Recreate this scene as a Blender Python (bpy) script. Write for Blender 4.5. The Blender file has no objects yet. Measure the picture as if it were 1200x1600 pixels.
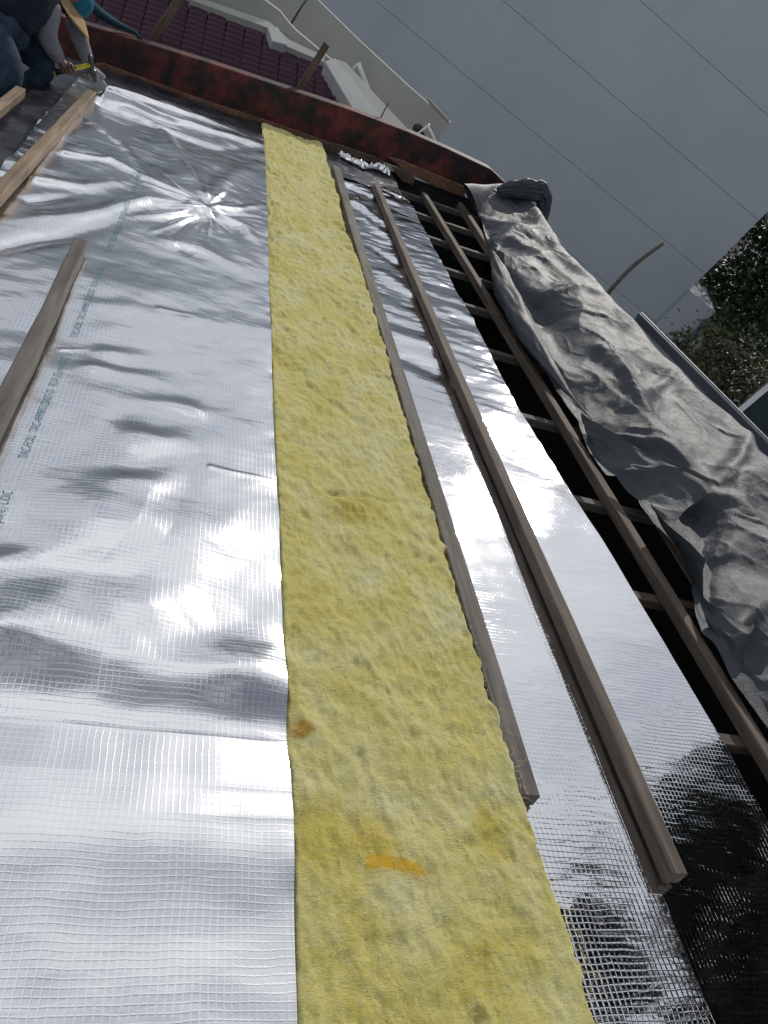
import bpy, bmesh, math, random
import numpy as np
from mathutils import Matrix, Vector
random.seed(7); rng = np.random.default_rng(7)
S = bpy.context.scene
COL = S.collection

# ------------------------------------------------------------------ camera solve
F = 1200.0; PPX, PPY = 600.0, 800.0            # photograph is 1200 x 1600
def nrm(v): v = np.asarray(v, float); return v / np.linalg.norm(v)
def cray(x, y): return np.array([x - PPX, -(y - PPY), -F])
Vc = nrm(cray(385, -195)); Uc = nrm(cray(3585, 1262)); Uc = nrm(Uc - Vc * (Uc @ Vc)); Nc = np.cross(Uc, Vc)
Zc = -nrm(cray(-535, 2065)); Yc = nrm(np.array([0, 0, -1.]) - Zc * (-Zc[2])); Xc = np.cross(Yc, Zc)
W = np.array([Xc, Yc, Zc])                     # camera coords -> world
CAM = np.array([0., 0., 8.0]); HC = 1.5        # camera 1.5 m off the roof surface
U, V, N = W @ Uc, W @ Vc, W @ Nc               # roof frame: across, along battens, normal
RO = CAM - HC * N
MR = Matrix(((U[0], V[0], N[0], RO[0]), (U[1], V[1], N[1], RO[1]), (U[2], V[2], N[2], RO[2]), (0, 0, 0, 1)))
UP = np.array([0, 0, 1.])
UPL = np.array([U @ UP, V @ UP, N @ UP])       # world up in roof coordinates
def wray(x, y): return nrm(W @ cray(x, y))
def loc(p): d = np.asarray(p) - RO; return np.array([d @ U, d @ V, d @ N])      # world -> roof coords
def wld(q): q = np.asarray(q, float); return RO + q[..., 0:1] * U + q[..., 1:2] * V + q[..., 2:3] * N if q.ndim > 1 else RO + q[0] * U + q[1] * V + q[2] * N
def PX(x, y, n=0.0):                            # pixel -> roof coords on the plane at height n
    d = wray(x, y); t = (n - HC) / (d @ N); return loc(CAM + d * t)
def PV(x, y, v):                                # pixel -> roof coords on the cross plane at v
    d = wray(x, y); t = v / (d @ V); return loc(CAM + d * t)
def PP(x, y, p0, nn):                           # pixel -> world on any plane
    d = wray(x, y); t = ((np.asarray(p0) - CAM) @ nn) / (d @ nn); return CAM + d * t

cam = bpy.data.cameras.new('Camera'); co = bpy.data.objects.new('Camera', cam); COL.objects.link(co)
cam.sensor_fit = 'HORIZONTAL'; cam.sensor_width = 36; cam.lens = 36.0; cam.clip_start = 0.05; cam.clip_end = 3000
co.matrix_world = Matrix(((Xc[0], Xc[1], Xc[2], CAM[0]), (Yc[0], Yc[1], Yc[2], CAM[1]), (Zc[0], Zc[1], Zc[2], CAM[2]), (0, 0, 0, 1)))
S.camera = co

# ------------------------------------------------------------------ sky, sun, exposure
SUN = nrm(0.425 * U + 0.742 * V + 0.519 * N)
el = math.asin(SUN[2]); az = math.atan2(SUN[0], SUN[1])
w = bpy.data.worlds.new('World'); S.world = w; w.use_nodes = True
nt = w.node_tree; nt.nodes.clear()
def WN(t, **k):
    n = nt.nodes.new(t)
    for a, b in k.items(): setattr(n, a, b)
    return n
out = WN('ShaderNodeOutputWorld'); bg = WN('ShaderNodeBackground'); bg.inputs['Strength'].default_value = 0.09
sky = WN('ShaderNodeTexSky', sky_type='NISHITA', sun_disc=False, sun_elevation=el, sun_rotation=az, air_density=0.8, dust_density=0.3, ozone_density=1.0)
tc = WN('ShaderNodeTexCoord'); sep = WN('ShaderNodeSeparateXYZ'); nt.links.new(tc.outputs['Generated'], sep.inputs[0])
add = WN('ShaderNodeMath', operation='MAXIMUM'); nt.links.new(sep.outputs[2], add.inputs[0]); add.inputs[1].default_value = 0.0
ad2 = WN('ShaderNodeMath', operation='ADD'); nt.links.new(add.outputs[0], ad2.inputs[0]); ad2.inputs[1].default_value = 0.22
dx = WN('ShaderNodeMath', operation='DIVIDE'); dy = WN('ShaderNodeMath', operation='DIVIDE')
nt.links.new(sep.outputs[0], dx.inputs[0]); nt.links.new(ad2.outputs[0], dx.inputs[1])
nt.links.new(sep.outputs[1], dy.inputs[0]); nt.links.new(ad2.outputs[0], dy.inputs[1])
cmb = WN('ShaderNodeCombineXYZ'); nt.links.new(dx.outputs[0], cmb.inputs[0]); nt.links.new(dy.outputs[0], cmb.inputs[1]); cmb.inputs[2].default_value = 6.1
cn = WN('ShaderNodeTexNoise'); cn.inputs['Scale'].default_value = 1.9; cn.inputs['Detail'].default_value = 7; cn.inputs['Roughness'].default_value = 0.55
nt.links.new(cmb.outputs[0], cn.inputs['Vector'])
cr = WN('ShaderNodeValToRGB'); cr.color_ramp.elements[0].position = 0.45; cr.color_ramp.elements[0].color = (.03, .03, .03, 1); cr.color_ramp.elements[1].position = 0.55
nt.links.new(cn.outputs['Fac'], cr.inputs[0])
mx = WN('ShaderNodeMix', data_type='RGBA'); nt.links.new(cr.outputs[0], mx.inputs[0]); hs = WN('ShaderNodeHueSaturation'); hs.inputs['Saturation'].default_value = .45; nt.links.new(sky.outputs[0], hs.inputs['Color']); nt.links.new(hs.outputs[0], mx.inputs[6])
c2 = WN('ShaderNodeTexNoise'); c2.inputs['Scale'].default_value = 1.35; c2.inputs['Detail'].default_value = 5; c2.inputs['Roughness'].default_value = .5; c2.noise_dimensions = '4D'; c2.inputs['W'].default_value = 2.6
nt.links.new(cmb.outputs[0], c2.inputs['Vector']); cr2 = WN('ShaderNodeValToRGB'); nt.links.new(c2.outputs['Fac'], cr2.inputs[0])   # grey cloud bases and sunlit tops
cr2.color_ramp.elements[0].position = .38; cr2.color_ramp.elements[0].color = (.52, .54, .60, 1); cr2.color_ramp.elements[1].position = .55; cr2.color_ramp.elements[1].color = (.95, .97, 1., 1)
vs_ = WN('ShaderNodeVectorMath', operation='SCALE'); vs_.inputs['Scale'].default_value = 9.4; nt.links.new(cr2.outputs[0], vs_.inputs[0]); nt.links.new(vs_.outputs[0], mx.inputs[7])
nt.links.new(mx.outputs[2], bg.inputs[0]); nt.links.new(bg.outputs[0], out.inputs[0])
sl = bpy.data.lights.new('Sun', 'SUN'); sl.energy = 2.4; sl.angle = math.radians(0.55); sl.color = (1, 0.95, 0.87)
so = bpy.data.objects.new('Sun', sl); COL.objects.link(so); so.rotation_euler = Vector(SUN).to_track_quat('Z', 'Y').to_euler(); so.location = (0, 0, 40)
S.view_settings.view_transform = 'Standard'; S.view_settings.look = 'None'; S.view_settings.gamma = 1; S.view_settings.use_curve_mapping = False
S.view_settings.exposure = 0.13
S.cycles.max_bounces = 7; S.cycles.use_denoising = True

# ------------------------------------------------------------------ materials
class Mat:
    def __init__(s, name, color=(.5, .5, .5), rough=.6, metal=0., spec=.5):
        s.m = bpy.data.materials.new(name); s.m.use_nodes = True; s.t = s.m.node_tree
        s.b = s.t.nodes['Principled BSDF']; s.b.inputs['Base Color'].default_value = (*color, 1)
        s.b.inputs['Roughness'].default_value = rough; s.b.inputs['Metallic'].default_value = metal
        s.b.inputs['Specular IOR Level'].default_value = spec; s.h = None
    def n(s, t, **k):
        n = s.t.nodes.new(t)
        for a, b in k.items(): setattr(n, a, b)
        return n
    def l(s, a, b): s.t.links.new(a, b)
    def coord(s, scale=(1, 1, 1), kind='Object'):
        c = s.n('ShaderNodeTexCoord'); m = s.n('ShaderNodeMapping'); m.inputs['Scale'].default_value = scale
        s.l(c.outputs[kind], m.inputs[0]); return m.outputs[0]
    def noise(s, vec, scale, detail=5, rough=.55, dist=0.):
        n = s.n('ShaderNodeTexNoise'); n.inputs['Scale'].default_value = scale; n.inputs['Detail'].default_value = detail
        n.inputs['Roughness'].default_value = rough; n.inputs['Distortion'].default_value = dist; s.l(vec, n.inputs['Vector']); return n.outputs['Fac']
    def ramp(s, fac, stops):
        r = s.n('ShaderNodeValToRGB'); e = r.color_ramp.elements
        while len(e) < len(stops): e.new(.5)
        for i, (p, c) in enumerate(stops): e[i].position = p; e[i].color = (*c, 1) if len(c) == 3 else c
        s.l(fac, r.inputs[0]); return r.outputs[0]
    def math(s, op, a, b=None, clamp=False):
        n = s.n('ShaderNodeMath', operation=op, use_clamp=clamp)
        for i, q in enumerate((a, b)):
            if q is None: continue
            if isinstance(q, (int, float)): n.inputs[i].default_value = q
            else: s.l(q, n.inputs[i])
        return n.outputs[0]
    def mix(s, f, a, b, blend='MIX'):
        n = s.n('ShaderNodeMix', data_type='RGBA', blend_type=blend)
        for i, q in ((0, f), (6, a), (7, b)):
            if isinstance(q, (int, float)): n.inputs[i].default_value = q
            elif isinstance(q, tuple): n.inputs[i].default_value = (*q, 1)
            else: s.l(q, n.inputs[i])
        return n.outputs[2]
    def color(s, o): s.l(o, s.b.inputs['Base Color']); return s
    def rough(s, o): s.l(o, s.b.inputs['Roughness']); return s
    def bump(s, h, strength=.5, dist=.01):
        n = s.n('ShaderNodeBump'); n.inputs['Strength'].default_value = strength; n.inputs['Distance'].default_value = dist
        s.l(h, n.inputs['Height'])
        if s.h: s.l(s.h, n.inputs['Normal'])
        s.h = n.outputs[0]; s.l(s.h, s.b.inputs['Normal']); return s

def foil_mat(name, base=(.80, .81, .83), rough=.2, cell=.0138, bstr=1.0, crink=1.0, weft=1.0):
    m = Mat(name, base, rough, 1.0)
    v = m.coord(); wob = m.noise(v, 7, 2); sp = m.n('ShaderNodeSeparateXYZ'); m.l(v, sp.inputs[0])
    def line(o, k):
        a = m.math('ADD', m.math('MULTIPLY', o, 1 / cell), m.math('MULTIPLY', wob, k))
        d = m.math('ABSOLUTE', m.math('SUBTRACT', m.math('FRACT', a), .5))
        return m.math('SUBTRACT', 1.0, m.math('MULTIPLY', d, 7.0), clamp=True)
    lu = line(sp.outputs[0], .9); lv = line(sp.outputs[1], 1.3)
    g = m.math('MAXIMUM', lu, m.math('MULTIPLY', lv, weft))
    m.bump(g, .32 * bstr, .0005)
    cv = m.n('ShaderNodeTexVoronoi'); cv.inputs['Scale'].default_value = 60; m.l(v, cv.inputs['Vector'])
    m.bump(m.noise(v, 55, 3, .6), .35 * crink, .0007)
    m.bump(m.noise(m.coord((1, 3.2, 1)), 9, 3, .5, .6), .35 * crink, .0045)
    m.color(m.mix(m.math('MULTIPLY', g, .35), base, (.90, .91, .93)))
    m.rough(m.math('ADD', rough - .04, m.math('MULTIPLY', m.noise(v, 3.5, 4), .09)))
    return m.m
FOIL = foil_mat('foil_scrim', rough=.17, crink=.55, bstr=1.0)
FOILB = foil_mat('foil_scrim_matte', rough=.24, crink=.35, bstr=1.0)
FOILR = foil_mat('foil_scrim_creased', rough=.045, crink=.5, weft=.95, bstr=.85)
FOILC = foil_mat('foil_crumpled', rough=.22, bstr=.6, crink=2.2)
def dark_sheet_mat():
    m = Mat('painted_shade_sheet', (.035, .04, .05), .3, .55)  # dark colour stands for shade and dark reflections on foil
    v = m.coord(); m.color(m.ramp(m.noise(v, 6, 6), [(.35, (.02, .023, .03)), (.7, (.11, .12, .14))]))
    m.bump(m.noise(m.coord((1, 2.5, 1)), 8, 5, .6, .8), .7, .012); return m.m
DARKSHEET = dark_sheet_mat()
def wood(name, a, b, grain=1.):
    m = Mat(name, a, .75, 0, .3); v = m.coord((22, 1.6, 22)); f = m.noise(v, 1.6, 7, .6, .5)
    kn = m.noise(m.coord((5, 2, 5)), 1.3, 4); c = m.ramp(f, [(.25, tuple(x * .6 for x in a)), (.42, a), (.7, b)])
    c = m.mix(m.ramp(kn, [(.45, (0, 0, 0)), (.75, (.6, .6, .6))]), c, tuple(x * .4 for x in a)); sp_ = m.noise(m.coord((40, .8, 40)), 1.1, 3, .5); c = m.mix(m.ramp(sp_, [(.30, (.8, .8, .8)), (.36, (0, 0, 0))]), c, tuple(x * .3 for x in a))
    m.color(c); m.bump(f, .5 * grain, .002); m.bump(m.noise(m.coord((60, 8, 60)), 2, 3), .3, .001); return m.m
WGREY = wood('weathered_grey_timber', (.105, .094, .082), (.175, .156, .136))
WBROWN = wood('brown_timber', (.085, .066, .052), (.165, .13, .104))
WTAN = wood('tan_timber', (.20, .145, .10), (.33, .25, .175))
WDARK = wood('dark_stained_timber', (.09, .065, .05), (.17, .125, .095))
WRED = wood('reddish_board', (.16, .085, .055), (.27, .15, .10))
def wool_mat():
    m = Mat('glass_wool', (.6, .5, .15), .95, 0, .1); v = m.coord()
    f = m.noise(v, 5, 6, .6, .4); g = m.noise(m.coord((1, 1.7, 1)), 17, 6, .65, .7)
    c = m.ramp(f, [(.28, (.58, .50, .09)), (.45, (.64, .58, .18)), (.6, (.69, .65, .30)), (.78, (.76, .73, .48))])
    c = m.mix(m.ramp(g, [(.4, (0, 0, 0)), (.75, (.35, .35, .35))]), c, (.50, .40, .06))
    def stain(px, py, su, sv, ang, col, c):
        q = PX(px, py, .05) - WB; mp = m.n('ShaderNodeMapping', vector_type='TEXTURE')
        mp.inputs['Location'].default_value = tuple(q); mp.inputs['Rotation'].default_value = (0, 0, ang); mp.inputs['Scale'].default_value = (su, sv, .3)
        t = m.n('ShaderNodeTexCoord'); nn = m.n('ShaderNodeTexNoise'); nn.inputs['Scale'].default_value = 24; nn.inputs['Detail'].default_value = 4
        m.l(t.outputs['Object'], nn.inputs['Vector'])
        vm = m.n('ShaderNodeVectorMath', operation='MULTIPLY_ADD'); m.l(nn.outputs['Color'], vm.inputs[0]); vm.inputs[1].default_value = (.05, .05, 0); m.l(t.outputs['Object'], vm.inputs[2])
        m.l(vm.outputs[0], mp.inputs[0]); ln = m.n('ShaderNodeVectorMath', operation='LENGTH'); m.l(mp.outputs[0], ln.inputs[0])
        return m.mix(m.ramp(ln.outputs['Value'], [(.45, (.85, .85, .85)), (1.0, (0, 0, 0))]), c, col)
    c = stain(640, 1338, .075, .022, -.25, (.60, .30, .01), c)
    c = stain(605, 1330, .035, .026, 0., (.62, .31, .01), c)
    c = stain(487, 1130, .03, .03, .3, (.46, .29, .05), c)
    c = stain(600, 1300, .07, .10, .3, (.55, .44, .05), c)
    c = stain(520, 1290, .10, .10, .3, (.55, .46, .07), c)
    c = stain(560, 790, .13, .10, .3, (.50, .42, .06), c)
    c = stain(780, 1290, .05, .09, .1, (.55, .45, .06), c)
    wp = m.noise(m.coord((1, 2.6, 1)), 26, 6, .7, 2.5); c = m.mix(m.ramp(wp, [(.5, (0, 0, 0)), (.72, (.6, .6, .6))]), c, (.66, .64, .42)); c = m.mix(m.ramp(wp, [(.3, (.3, .3, .3)), (.46, (0, 0, 0))]), c, (.38, .31, .06))
    c = stain(640, 1340, .085, .020, -.2, (.66, .40, .01), c); c = stain(603, 1331, .04, .026, 0., (.68, .41, .01), c); c = stain(484, 1128, .028, .03, .3, (.46, .27, .04), c)
    m.color(c); m.bump(m.noise(v, 42, 7, .7, 1.2), .6, .012); m.bump(m.noise(m.coord((1, 3, 1)), 120, 4, .7, 1.), .7, .005); m.bump(wp, .6, .01)
    m.b.inputs['Subsurface Weight'].default_value = 0.0
    m.b.inputs['Sheen Weight'].default_value = .25; return m.m
def tarp_mat(name, a, b, rough=.36):
    m = Mat(name, a, rough, 0, .3); v = m.coord()
    m.color(m.ramp(m.noise(v, 4, 6, .6), [(.3, a), (.7, b)]))
    m.rough(m.math('ADD', rough - .1, m.math('MULTIPLY', m.noise(v, 6, 5), .3)))
    m.bump(m.noise(v, 22, 8, .75, 1.6), .6, .008); m.bump(m.noise(v, 420, 2), .25, .0006); return m.m
TARP = tarp_mat('grey_tarpaulin', (.036, .042, .050), (.064, .072, .084), .44)
TARPD = tarp_mat('tarpaulin_underside', (.036, .046, .054), (.062, .074, .084), .45)
def red_mat():
    m = Mat('rusty_red_paint', (.16, .03, .025), .6, 0, .4); v = m.coord()
    f = m.noise(v, 4.2, 7, .66, .4); c = m.ramp(f, [(.42, (.010, .009, .011)), (.50, (.045, .014, .012)), (.60, (.125, .024, .020)), (.8, (.17, .040, .030))])
    m.color(c); m.bump(m.noise(v, 24, 6, .65), .6, .008); return m.m
RED = red_mat()
def plaster(name, a, b, scale=1.2, rough=.85, stain=(.2, .2, .18), k=.5):
    m = Mat(name, a, rough, 0, .3); v = m.coord(); c = m.ramp(m.noise(v, scale, 7, .6), [(.3, a), (.7, b)])
    c = m.mix(m.ramp(m.noise(m.coord((2.5, 2.5, .5)), scale * .9, 6, .65, .5), [(.55, (0, 0, 0)), (.85, (k, k, k))]), c, stain)
    m.color(c); m.bump(m.noise(v, 30, 5), .25, .006); return m.m
WALLG = plaster('grey_wall_panel', (.37, .41, .46), (.43, .47, .515), .35, .8, (.30, .32, .34), .5)
CREAM = plaster('cream_render', (.33, .34, .32), (.42, .43, .40), 1.0, .85, (.25, .26, .23), .7)
WHITE = plaster('white_paint', (.70, .71, .72), (.80, .81, .82), 2.0, .5, (.5, .5, .5), .4)
PALE = plaster('pale_render', (.36, .38, .375), (.44, .46, .455), 1.5, .7, (.34, .35, .33), .5)
PURPLE = plaster('purple_glazed_tile', (.045, .017, .032), (.078, .028, .050), 2.5, .35, (.05, .02, .035), .6)
PARA = plaster('blue_grey_cladding', (.26, .275, .32), (.32, .335, .38), 1.0, .45, (.12, .13, .16), .4)
PARAD = plaster('dark_blue_grey_trim', (.05, .055, .08), (.08, .085, .115), 1.0, .4, (.04, .045, .06), .4)
CONC = plaster('pale_concrete', (.42, .41, .39), (.55, .54, .52), .3, .9, (.3, .3, .28), .5)
BROWNW = plaster('grey_brown_render', (.22, .205, .20), (.27, .25, .245), .5, .85, (.17, .16, .16), .4)
NAVYR = plaster('navy_roof_sheet', (.045, .06, .085), (.07, .09, .12), .7, .5, (.03, .04, .06), .4)
ATTIC = plaster('attic_painted_shade', (.018, .019, .022), (.03, .031, .036), 2, .9, (.012, .012, .014), .4)  # near-black colour stands for the unlit void
INK = Mat('teal_ink', (.02, .16, .20), .6).m
BLACK = Mat('black_rubber', (.015, .015, .017), .5).m
def glass_mat():
    m = Mat('dark_glazing', (.012, .03, .032), .08, 0, .6); m.bump(m.noise(m.coord(), 1.2, 2), .05, .02); return m.m
GLASS = glass_mat()
def leaf_mat(name, a, b):
    m = Mat(name, a, .55, 0, .4); oi = m.n('ShaderNodeObjectInfo'); g = m.n('ShaderNodeNewGeometry')
    m.color(m.ramp(g.outputs['Random Per Island'], [(0., a), (1., b)])); m.b.inputs['Transmission Weight'].default_value = 0; return m.m
LEAF = leaf_mat('leaf_green', (.014, .04, .016), (.045, .09, .03)); LEAF3 = leaf_mat('leaf_reflection_dark', (.006, .010, .007), (.016, .028, .016)); LEAF2 = leaf_mat('leaf_olive', (.03, .045, .012), (.085, .095, .03))  # near-black leaf serves the added tree's dark reflection in the foil
BARK = wood('bark', (.05, .04, .03), (.10, .08, .06), 2)
def ground_mat():
    m = Mat('street_ground', (.4, .4, .39), .9); v = m.coord()
    m.color(m.ramp(m.noise(v, .12, 8, .6), [(.35, (.26, .26, .255)), (.5, (.42, .42, .40)), (.65, (.58, .57, .55))])); m.bump(m.noise(v, 4, 6), .4, .03); return m.m
GROUND = ground_mat()
def cloth(name, a, b, sc=14):
    m = Mat(name, a, .9, 0, .15); v = m.coord(); f = m.noise(v, sc, 5, .6, .5); m.color(m.ramp(f, [(.3, a), (.7, b)]))
    m.bump(m.noise(v, 22, 4, .6, 1.), .7, .012); m.bump(m.noise(v, 600, 2), .2, .0005); return m.m
DENIM = cloth('denim', (.018, .032, .055), (.045, .07, .10)); NAVY = cloth('navy_shirt', (.010, .014, .024), (.022, .028, .042))
SLEEVE = cloth('grey_sleeve', (.16, .165, .19), (.24, .245, .275)); GLOVE = cloth('pale_glove', (.30, .31, .33), (.42, .43, .45))
SKIN = Mat('skin', (.16, .085, .055), .6).m; STRAW = cloth('straw', (.30, .20, .10), (.42, .30, .16), 60); TEAL = cloth('teal_cloth', (.01, .09, .13), (.02, .15, .20))
YELL = Mat('yellow_grip', (.55, .47, .03), .45).m; STEEL = Mat('dark_steel', (.10, .10, .11), .4, .9).m; ROPE = cloth('teal_rope', (.015, .05, .07), (.035, .085, .11), 80)

# ------------------------------------------------------------------ helpers
I4 = Matrix.Identity(4)
def tag(o, label=None, cat=None, group=None, kind=None):
    for k, v in (('label', label), ('category', cat), ('group', group), ('kind', kind)):
        if v: o[k] = v
    return o
def meshdata(name, verts, faces, mat, smooth=False):
    me = bpy.data.meshes.new(name); verts = np.asarray(verts, np.float32)
    if isinstance(faces, np.ndarray):
        k = faces.shape[1]; me.vertices.add(len(verts)); me.vertices.foreach_set('co', verts.ravel())
        me.loops.add(faces.size); me.loops.foreach_set('vertex_index', faces.astype(np.int32).ravel())
        me.polygons.add(len(faces)); me.polygons.foreach_set('loop_start', np.arange(0, faces.size, k, dtype=np.int32))
        me.polygons.foreach_set('loop_total', np.full(len(faces), k, np.int32)); me.update(calc_edges=True); me.validate()
    else:
        me.from_pydata([tuple(map(float, v)) for v in verts], [], faces); me.update()
    if mat: me.materials.append(mat)
    if smooth: me.polygons.foreach_set('use_smooth', np.ones(len(me.polygons), bool))
    return me
def link(name, me, M=I4, parent=None):
    o = bpy.data.objects.new(name, me); COL.objects.link(o)
    if parent is not None: o.parent = parent; o.matrix_parent_inverse = I4
    o.matrix_local = M; return o
def empty(name, M=I4, parent=None): return link(name, None, M, parent)
def T(p): return Matrix.Translation(Vector([float(x) for x in p]))
def RM(b): return MR @ T(b)                     # roof frame moved to base point b
def obj(name, verts, faces, mat, M=I4, parent=None, smooth=False): return link(name, meshdata(name, verts, faces, mat, smooth), M, parent)
def grid_faces(a, b, closed=False):             # a rows, b cols
    i = np.arange(a - 1)[:, None]; j = np.arange(b if closed else b - 1)[None]; j2 = (j + 1) % b
    return np.stack([np.broadcast_to(x, (a - 1, j.shape[1])).ravel() for x in (i * b + j, i * b + j2, (i + 1) * b + j2, (i + 1) * b + j)], 1)
_P = rng.permutation(512); _G = rng.normal(size=(512, 2)); _G /= np.linalg.norm(_G, axis=1)[:, None]
def perlin(x, y, s=0):
    xi = np.floor(x).astype(int); yi = np.floor(y).astype(int); fx = x - xi; fy = y - yi
    def g(a, b):
        h = _P[(_P[(xi + a + s * 37) & 511] + yi + b) & 511]; return _G[h, 0] * (fx - a) + _G[h, 1] * (fy - b)
    u = fx**3 * (fx * (fx * 6 - 15) + 10); v = fy**3 * (fy * (fy * 6 - 15) + 10)
    return (g(0, 0) * (1 - u) + g(1, 0) * u) * (1 - v) + (g(0, 1) * (1 - u) + g(1, 1) * u) * v
def fbm(x, y, s=0, o=4, r=.5):
    t = 0; a = 1
    for k in range(o): t = t + a * perlin(x * 2**k + k * 5.3, y * 2**k + k * 9.1, s + k); a *= r
    return t
def seg(u, v, a, b):                            # distance to a segment and place along it
    d = b - a; L = d @ d; t = np.clip(((u - a[0]) * d[0] + (v - a[1]) * d[1]) / L, 0, 1)
    return np.hypot(u - a[0] - t * d[0], v - a[1] - t * d[1]), t
def box_v(x0, x1, y0, y1, z0, z1): return [(x0, y0, z0), (x1, y0, z0), (x1, y1, z0), (x0, y1, z0), (x0, y0, z1), (x1, y0, z1), (x1, y1, z1), (x0, y1, z1)]
BOXF = [(0, 3, 2, 1), (4, 5, 6, 7), (0, 1, 5, 4), (1, 2, 6, 5), (2, 3, 7, 6), (3, 0, 4, 7)]
def bevel(me, w, seg=2):
    bm = bmesh.new(); bm.from_mesh(me); bmesh.ops.bevel(bm, geom=bm.edges[:] , offset=w, segments=seg, affect='EDGES', clamp_overlap=True); bm.to_mesh(me); bm.free(); return me
def slab(name, pts, off, mat, M=I4, parent=None, bev=0):      # polygon pts (world or frame) pushed along off
    pts = np.asarray(pts, float); k = len(pts); b = pts + np.asarray(off); c = pts.mean(0)
    if M is I4 and parent is None: M = T(c); 
    elif parent is None: M = M @ T(c)
    else: c = 0 * c
    fs = [tuple(range(k)), tuple(range(2 * k - 1, k - 1, -1))] + [(i, i + k, (i + 1) % k + k, (i + 1) % k) for i in range(k)]
    me = meshdata(name, np.vstack([pts, b]) - c, fs, mat)
    bm = bmesh.new(); bm.from_mesh(me); bmesh.ops.recalc_face_normals(bm, faces=bm.faces[:]); bm.to_mesh(me); bm.free()
    if bev: bevel(me, bev, 1)
    return link(name, me, M, parent)
def tube_v(path, rad, k=10, cap=True):
    path = np.asarray(path, float); n = len(path); rad = np.broadcast_to(rad, (n,)); V_ = []
    t = np.gradient(path, axis=0); ref = np.array([.3, .2, .93])
    for i in range(n):
        d = nrm(t[i]); a = nrm(np.cross(d, ref)); b = np.cross(d, a)
        for j in range(k): th = 2 * math.pi * j / k; V_.append(path[i] + rad[i] * (math.cos(th) * a + math.sin(th) * b))
    f = [tuple(q) for q in grid_faces(n, k, True).tolist()]
    if cap: f += [tuple(range(k))[::-1], tuple(range((n - 1) * k, n * k))]
    return V_, f
def tube(name, path, rad, mat, M=I4, parent=None, k=10):
    v, f = tube_v(path, rad, k); return obj(name, v, f, mat, M, parent, True)
def timber(name, p0, p1, wd, ht, mat, parent=None, n0=0.0, bow=.006, side=None, sg=14):
    # squared timber in the roof frame from p0 to p1 (underside centre line), own origin at its middle
    p0 = np.asarray(p0, float); p1 = np.asarray(p1, float); d = p1 - p0; L = np.linalg.norm(d); y = d / L
    z = np.array([0, 0, 1.]) if side is None else np.asarray(side, float); x = nrm(np.cross(y, z)); z = np.cross(x, y); c = (p0 + p1) / 2
    bv = min(wd, ht) * .08; prof = []
    for sx, sz in ((-1, 0), (1, 0), (1, 1), (-1, 1)):
        X0 = sx * wd / 2; Z0 = sz * ht; bx = -sx * bv; bz = bv if sz == 0 else -bv
        a, b = (X0, Z0 + bz), (X0 + bx, Z0)
        prof += [a, b] if (sx, sz) in ((-1, 0), (1, 1)) else [b, a]
    P8 = len(prof); vs = []; ph = random.random() * 9
    for i in range(sg):
        t = i / (sg - 1); yy = (t - .5) * L; ox = bow * math.sin(t * math.pi * 1.3 + ph) + random.gauss(0, .0009); oz = abs(bow) * .3 * math.sin(t * 5 + ph) + .001
        sc = 1 + random.gauss(0, .012)
        for (a, b) in prof: vs.append((a * sc + ox, yy, b * sc + oz))
    f = [tuple(q) for q in grid_faces(sg, P8, True).tolist()] + [tuple(range(P8))[::-1], tuple(range((sg - 1) * P8, sg * P8))]
    Mx = Matrix(((x[0], y[0], z[0], c[0]), (x[1], y[1], z[1], c[1]), (x[2], y[2], z[2], c[2]), (0, 0, 0, 1)))
    me = meshdata(name, vs, f, mat)
    bm = bmesh.new(); bm.from_mesh(me); bmesh.ops.recalc_face_normals(bm, faces=bm.faces[:]); bm.to_mesh(me); bm.free()
    return link(name, me, (MR @ Mx) if parent is None else Mx, parent)

# ------------------------------------------------------------------ ground and street
g = 400.; tag(obj('ground', [(-g, -g, 0), (g, -g, 0), (g, g, 0), (-g, g, 0)], [(0, 1, 2, 3)], GROUND), kind='structure')

# ------------------------------------------------------------------ the house being re-roofed (roof frame)
DN = -UPL * 7.2
house = tag(empty('house', MR), 'house with an open timber roof frame of dark voids between grey rafters', 'house')
def wallpoly(name, a, b, th, mat): # wall under the line a-b, thickness vector th
    a = np.array(a, float); b = np.array(b, float); fl = np.array([0, 0, 0.])
    def foot(p): return p - UPL * ((wld(p)[2]) / 1.0 + .2)
    return slab(name, [a, b, foot(b), foot(a)], th, mat, parent=house)
wallpoly('wall', (-4, 7.02, -.12), (3.0, 7.02, -.12), (0, .12, 0), CREAM)
wallpoly('wall', (3.0, 7.02, -.2), (3.5, 7.02, -.95), (0, .12, 0), CREAM)
wallpoly('wall', (3.52, -2.4, -.95), (3.52, 7.0, -.95), (.1, 0, 0), CREAM)
wallpoly('wall', (-4, -2.4, -.12), (-4, 7.0, -.12), (-.18, 0, 0), CREAM)
wallpoly('wall', (-3.9, -2.4, -.12), (3.5, -2.4, -.75), (0, -.18, 0), CREAM)
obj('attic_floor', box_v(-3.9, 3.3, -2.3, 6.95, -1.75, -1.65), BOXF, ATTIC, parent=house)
obj('added_dark_lining', box_v(-3.9, 3.25, 6.96, 7.005, -1.65, -.01), BOXF, ATTIC, parent=house)  # added slabs, coloured near-black to keep the void dark
obj('added_dark_lining', box_v(3.2, 3.25, -2.3, 6.9, -1.65, -.4), BOXF, ATTIC, parent=house)
slab('rear_roof_slope', [(3.02, -2.3, .02), (3.02, 6.98, .02), (3.6, 6.98, -1.05), (3.6, -2.3, -1.05)], (-.01, 0, -.05), PARA, parent=house)
timber('ridge_board', (2.98, -2.3, -.22), (2.98, 6.95, -.22), .05, .22, WDARK, house)
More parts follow.
